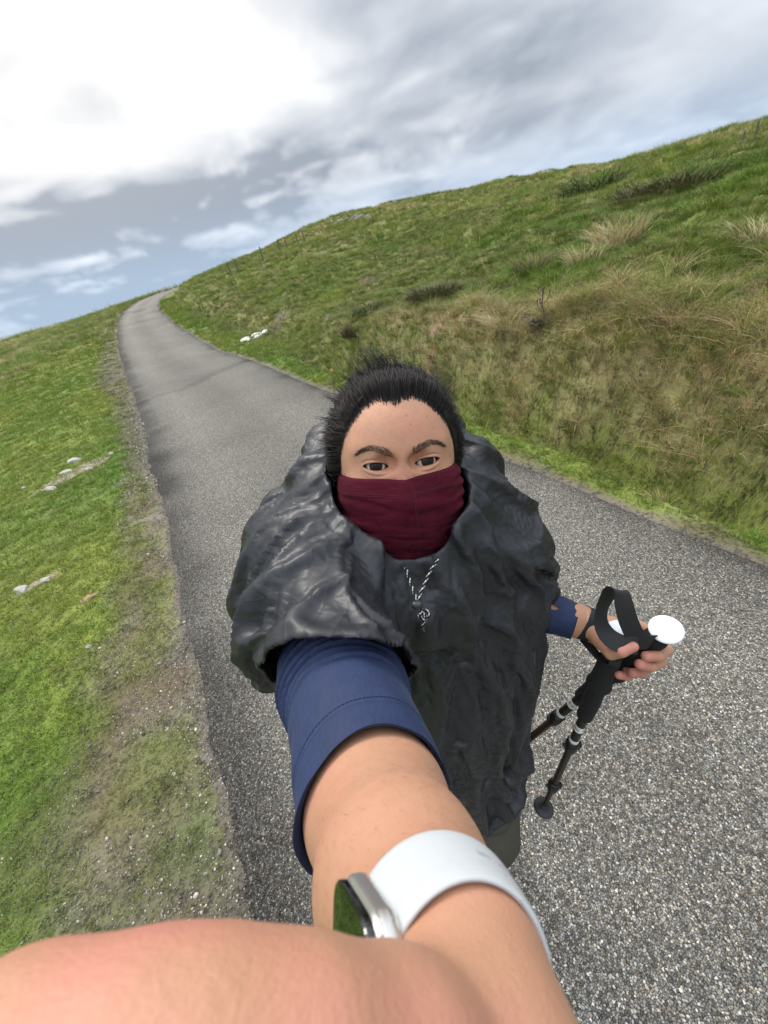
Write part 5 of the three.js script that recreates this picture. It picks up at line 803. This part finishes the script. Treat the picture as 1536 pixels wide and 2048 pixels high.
// limestone showing through the left lawn
{
  const R = rng(5); let n = 0;
  const flat = [[150, 922, .16, .04, .10, 'largest flat pale stone at the top of the broken patch in the left lawn'], [133, 945, .15, .035, .07, 'flat pale stone in the middle of the broken patch in the left lawn'], [178, 938, .08, .025, .05, 'small pale stone at the right of the broken patch in the left lawn'], [98, 978, .16, .03, .05, 'long pale stone at the lower end of the broken patch in the left lawn'], [222, 908, .06, .025, .04, 'small pale stone nearest the road in the broken patch of the left lawn'], [48, 976, .05, .02, .03, 'small stone alone in the grass at the left edge beyond the broken patch'],
    [45, 1180, .10, .03, .045, 'pale stone slab at the left end of the bare slot in the lawn'], [92, 1160, .07, .02, .035, 'pale stone at the right end of the bare slot in the lawn'], [178, 1294, .022, .016, .018, 'small white stone lying alone on the lawn near the worn verge']];
  for (const [px, py, a, b, c, l] of flat) { const p = groundAt(px, py); p.y += b * 0.15; stone('stone', p, [a, b, c], -0.5 + 0.3 * (R() - 0.5), 100 + n++, l); }
  // bare earth round them
  const patch = (name, px, py, a, b, turn, rgb, label, seed) => { const c = groundAt(px, py), rings = [], M = 40; for (let i = 0; i <= 5; i++) { const ring = []; for (let j = 0; j < M; j++) { const t = j / M * 6.283, r = Math.max(0.02, i / 5) * (1 + 0.22 * noise(Math.cos(t) * 1.7, Math.sin(t) * 1.7, seed) + 0.12 * noise(Math.cos(t) * 6, Math.sin(t) * 6, seed)), lx = Math.cos(t) * a * r, lz = Math.sin(t) * b * r, x = c.x + lx * Math.cos(turn) - lz * Math.sin(turn), z = c.z + lx * Math.sin(turn) + lz * Math.cos(turn); ring.push(V(x, height(x, z) + (i === 5 ? -0.03 : 0.010 + 0.006 * noise(x * 30, z * 30)), z)); } rings.push(ring); } const g = loft(rings); worldUV(g, 2.2, (x, y, z) => [x, z]); tag(mesh(name, g, std({ rgb, map: stoneTex, roughness: 0.95, bumpMap: stoneTex, bumpScale: 0.02, side: THREE.DoubleSide })), label, null, null, 'structure'); };
  patch('bare_earth', 148, 945, 0.62, 0.22, -0.75, [0.42, 0.36, 0.28], 'bare stony earth in the left lawn', 1);
  patch('bare_earth', 75, 1168, 0.20, 0.06, -0.65, [0.45, 0.38, 0.27], 'bare slot of earth in the left lawn', 2);
  patch('bare_earth', 178, 1196, 0.085, 0.045, -0.7, [0.52, 0.36, 0.22], 'small brown bare patch in the left lawn', 3);
  patch('bare_earth', 740, 566, 1.5, 0.5, 0.2, [0.22, 0.17, 0.11], 'dark earth scar on the hillside', 4);
  patch('bare_earth', 897, 627, 0.34, 0.16, 0.3, [0.62, 0.44, 0.30], 'small pale earth scar on the hillside', 5);
  patch('bare_earth', 862, 728, 0.12, 0.10, 0.3, [0.50, 0.32, 0.20], 'reddish earth showing on the bank behind the walker', 6);
  patch('bare_earth', 512, 672, 0.9, 0.42, 0.9, [0.34, 0.31, 0.27], 'stony outwash beside the road', 7);
  patch('bare_earth', 548, 655, 0.7, 0.22, 0.9, [0.20, 0.155, 0.105], 'dark earth bank above the outwash', 8);
}
// the pale wet stones of the outwash
{ const R = rng(9), names = ['nearest the road', 'in the middle', 'towards the hill']; for (let i = 0; i < 12; i++) { const px = 480 + 62 * R(), py = 684 - 20 * (px - 480) / 62 + 8 * (R() - 0.5), p = groundAt(px, py), s = 0.08 + 0.12 * R(); p.y += 0.04;  const m = stone('stone', p, [s, s * 0.45, s * 0.7], R() * 3, 300 + i, 'pale wet stone in the outwash where the hill meets the right road edge', 'wet pale stones in the outwash'); if (i === 0) m.userData.group = 'wet pale stones in the outwash'; m.material = wetMat(); } }
function wetMat() { return wetMat.m ??= std({ rgb: [0.95, 0.95, 0.94], map: stoneTex, roughness: 0.25 }); }
{ const c = groundAt(508, 679), rings = []; for (let i = 0; i <= 3; i++) { const ring = []; for (let j = 0; j < 36; j++) { const t = j / 36 * 6.283, r = Math.max(0.03, i / 3) * (1 + 0.35 * noise(Math.cos(t) * 2, Math.sin(t) * 2, 4)); ring.push(V(c.x + Math.cos(t) * 0.42 * r, c.y + 0.06 - (i === 3 ? 0.02 : 0), c.z + Math.sin(t) * 0.30 * r)); } rings.push(ring); } tag(mesh('puddle', loft(rings), std({ rgb: [0.05, 0.05, 0.045], roughness: 0.06, side: THREE.DoubleSide })), 'shallow puddle among the outwash stones', null, null, 'structure'); }
// rocks on the skylines
const greyMat = std({ rgb: [0.24, 0.235, 0.215], map: stoneTex, roughness: 0.95 });
for (const [px, py, a, b, c, l] of [[357, 566, 1.5, 1.3, 1.2, 'tallest grey boulder on the skyline where the road vanishes'], [342, 572, 1.7, 0.7, 1.0, 'low grey boulder on the skyline just left of the tallest one'], [330, 577, 0.8, 0.5, 0.7, 'smallest grey boulder at the left of the skyline group']]) { const p = groundAt(px, py + 6); stone('boulder', p, [a, b, c], 0.4, Math.round(px), l, undefined, greyMat); }
{ const R = rng(21), nth = ['first', 'second', 'third', 'fourth', 'fifth', 'last']; for (let i = 0; i < 6; i++) { const px = 664 + i * 14 + 4 * R(), p = groundAt(px, 441 - (px - 662) * 0.16 + 4 + 3 * R()); stone('outcrop_rock', p, [0.55 + 0.4 * R(), 0.2 + 0.15 * R(), 0.4], R() * 3, 500 + i, nth[i] + ' rock from the left in the grey outcrop on the hill shoulder skyline', 'rocks of the outcrop on the hill shoulder', greyMat); } }
// fence posts far off on the shoulder and at the right skyline
{
  const wood = std({ rgb: [0.14, 0.12, 0.10], roughness: 0.9 });
  const post = (px, py, h, label, group) => { const p = groundAt(px, py), t = thing('fence_post', p, label, 'fence post', group), g = new THREE.CylinderGeometry(h < 0.5 ? 0.022 : 0.05, h < 0.5 ? 0.028 : 0.065, h, 7, 3), q = g.attributes.position; for (let i = 0; i < q.count; i++) q.setX(i, q.getX(i) + 0.015 * noise(q.getY(i) * 3, px)); g.translate(0, h / 2 - 0.1, 0); g.rotateZ(0.08 * noise(px * 0.7, 2)); const m = mesh('post', g, wood, t); const c = new THREE.ConeGeometry(h < 0.5 ? 0.026 : 0.06, 0.05, 7); c.translate(0, h - 0.07, 0); mesh('top', c, wood, t); };
  ['first', 'second', 'third', 'fourth', 'fifth', 'sixth', 'last'].forEach((w, i) => { const [px, py] = [[463, 549], [478, 544], [527, 518], [561, 503], [575, 496], [598, 488], [610, 482]][i]; post(px, py + 3, 0.95, w + ' from the left of the thin fence posts along the hill shoulder skyline', 'fence posts along the hill shoulder'); });
  post(1512, 270, 0.34, 'dark post standing at the right end of the hill skyline'); post(1484, 282, 0.26, 'shorter dark post left of the last one on the right skyline');
}
// tussocks, heather clumps and dead stems that stand out on the slope
function clump(name, px, py, opts, label, category) {
  const p = groundAt(px, py), t = thing(name, p, label, category), { n, h, spread, wid, bend, lean = 0, rgb, rgb2 } = opts, m1 = std({ rgb, roughness: 0.8, side: THREE.DoubleSide }), m2 = std({ rgb: rgb2, roughness: 0.85, side: THREE.DoubleSide });
  mesh('blades', tuft(Math.round(px * 3 + py), n, h, spread, wid, bend, 5, lean), m1, t); mesh('thatch', tuft(Math.round(px + py), Math.round(n * 0.6), h * 0.55, spread * 1.15, wid * 1.1, bend * 1.3, 4, lean), m2, t);
}
const pale = { rgb: [0.56, 0.47, 0.27], rgb2: [0.36, 0.30, 0.15] }, dark = { rgb: [0.12, 0.125, 0.042], rgb2: [0.14, 0.11, 0.055] };
clump('grass_tussock', 1235, 492, { n: 520, h: 0.46, spread: 0.32, wid: 0.007, bend: 0.9, lean: -0.2, ...pale }, 'large pale straw tussock high on the right of the slope', 'tussock');
clump('grass_tussock', 1165, 525, { n: 160, h: 0.32, spread: 0.2, wid: 0.006, bend: 0.9, lean: -0.2, ...pale }, 'smaller pale tussock just left of the large one', 'tussock');
clump('grass_tussock', 1515, 490, { n: 220, h: 0.36, spread: 0.22, wid: 0.007, bend: 0.9, lean: -0.2, ...pale }, 'pale tussock cut by the right edge of the view', 'tussock');
clump('grass_tussock', 1010, 655, { n: 260, h: 0.32, spread: 0.22, wid: 0.006, bend: 0.9, lean: -0.2, ...pale }, 'straw tussock beside the dead stem on the bank', 'tussock');
clump('grass_tussock', 1065, 540, { n: 160, h: 0.34, spread: 0.25, wid: 0.008, bend: 1.0, lean: -0.1, rgb: [0.24, 0.185, 0.09], rgb2: [0.13, 0.10, 0.05] }, 'brown tussock in the middle of the slope', 'tussock');
clump('shrub_clump', 866, 590, { n: 900, h: 0.26, spread: 0.42, wid: 0.010, bend: 1.2, ...dark }, 'dark low shrub clump in the middle of the slope', 'shrub');
clump('shrub_clump', 736, 626, { n: 260, h: 0.26, spread: 0.3, wid: 0.010, bend: 1.2, rgb: [0.05, 0.075, 0.02], rgb2: [0.05, 0.055, 0.02] }, 'small dark green clump on the lower slope left of the head', 'shrub');
clump('shrub_clump', 706, 672, { n: 260, h: 0.34, spread: 0.22, wid: 0.008, bend: 1.1, rgb: [0.11, 0.075, 0.045], rgb2: [0.06, 0.045, 0.028] }, 'brown withered clump on the bank above the road verge', 'shrub');
clump('shrub_clump', 1183, 386, { n: 300, h: 0.7, spread: 0.75, wid: 0.025, bend: 1.3, rgb: [0.09, 0.13, 0.03], rgb2: [0.09, 0.10, 0.035] }, 'rounded dark green mound high on the slope', 'shrub');
clump('shrub_clump', 1335, 378, { n: 700, h: 0.32, spread: 0.8, wid: 0.016, bend: 1.3, ...dark }, 'dark clump near the top right of the slope', 'shrub');
{
  const p = groundAt(1083, 650), t = thing('dead_thistle', p, 'dead brown stem standing above its withered base on the slope', 'thistle'), R = rng(31), m = std({ rgb: [0.12, 0.085, 0.065], roughness: 0.9 });
  const main = [V(0, -0.02, 0), V(0.01, 0.12, 0.01), V(-0.005, 0.25, 0), V(0.012, 0.37, 0.01)]; mesh('stem', tube(main, 0.006, 16, 6), m, t);
  for (let i = 0; i < 9; i++) { const y = 0.12 + 0.026 * i, a = R() * 6.28, l = 0.05 + 0.05 * R(), q = [V(0, y, 0), V(Math.cos(a) * l * 0.6, y + l * 0.7, Math.sin(a) * l * 0.6), V(Math.cos(a) * l * 0.7, y + l * 1.3, Math.sin(a) * l * 0.7)]; const b = mesh('twig', tube(q, 0.003, 8, 5), m, t), h = new THREE.SphereGeometry(0.011, 8, 6); h.scale(0.8, 1.3, 0.8); h.translate(q[2].x, q[2].y, q[2].z); mesh('seed_head', h, m, b); }
  mesh('withered_leaves', tuft(66, 120, 0.14, 0.12, 0.016, 1.3, 4), std({ rgb: [0.17, 0.15, 0.12], roughness: 0.9, side: THREE.DoubleSide }), t);
}
// loose chippings on the worn verge and along the road edges
{
  const R = rng(41), g = [rockGeo(1, 1, 0.7, 0.85, 1), rockGeo(2, 1, 0.6, 0.7, 1)], M = [[], []], K = [[], []], m = new THREE.Matrix4(), q = new THREE.Quaternion(), e = new THREE.Euler();
  const drop = (x, z, s, up) => { const k = R() < 0.5 ? 0 : 1; e.set(R() * 6, R() * 6, R() * 6); q.setFromEuler(e); m.compose(V(x, up + s * 0.25, z), q, V(s, s, s)); M[k].push(...m.elements); const v = R(), L = v < 0.4 ? 0.07 + 0.07 * R() : v < 0.88 ? 0.15 + 0.14 * R() : 0.42 + 0.2 * R(); K[k].push(L * 1.06, L * 0.95, L * 0.82); };
  for (let i = 0; i < 150000; i++) {
    const d = Math.max(0.02, S0 - 2.2 + 20 * R() ** 2.2), t = LINE.getTangentAt(clamp(d / RLEN, 0, 1)), p = LINE.getPointAt(clamp(d / RLEN, 0, 1)), u = -1.42 - 1.75 * R() ** 1.3, x = p.x - t.z * u, z = p.z + t.x * u, c = cover(x, z);
    const n = fbm(x * 2.3, z * 2.3, 4, 3); if (c.worn * sstep(-0.22, 0.3, n + 0.35 * (1 - c.v / 1.2)) * (d > S0 + 8 ? 0.6 : 1) < R() * 0.9 && !(c.v < 0.06 && R() < 0.35)) continue;
    drop(x, z, (0.0024 + 0.0042 * R() * R()) * (R() < 0.03 ? 2.2 : 1) * (d > S0 + 4 ? 1.7 : 1), height(x, z));
  }
  const gr = tag(thing('gravel', V(0, 0, 0)), 'loose pale chippings scattered on the worn left verge', 'gravel', null, 'stuff');
  g.forEach((a, k) => { const im = new THREE.InstancedMesh(a, std({ roughness: 0.8 }), M[k].length / 16); im.instanceMatrix = new THREE.InstancedBufferAttribute(new Float32Array(M[k]), 16); im.instanceColor = new THREE.InstancedBufferAttribute(new Float32Array(K[k]), 3); im.name = 'chippings'; im.castShadow = im.receiveShadow = true; gr.add(im); });
}
renderer.render(scene, camera);
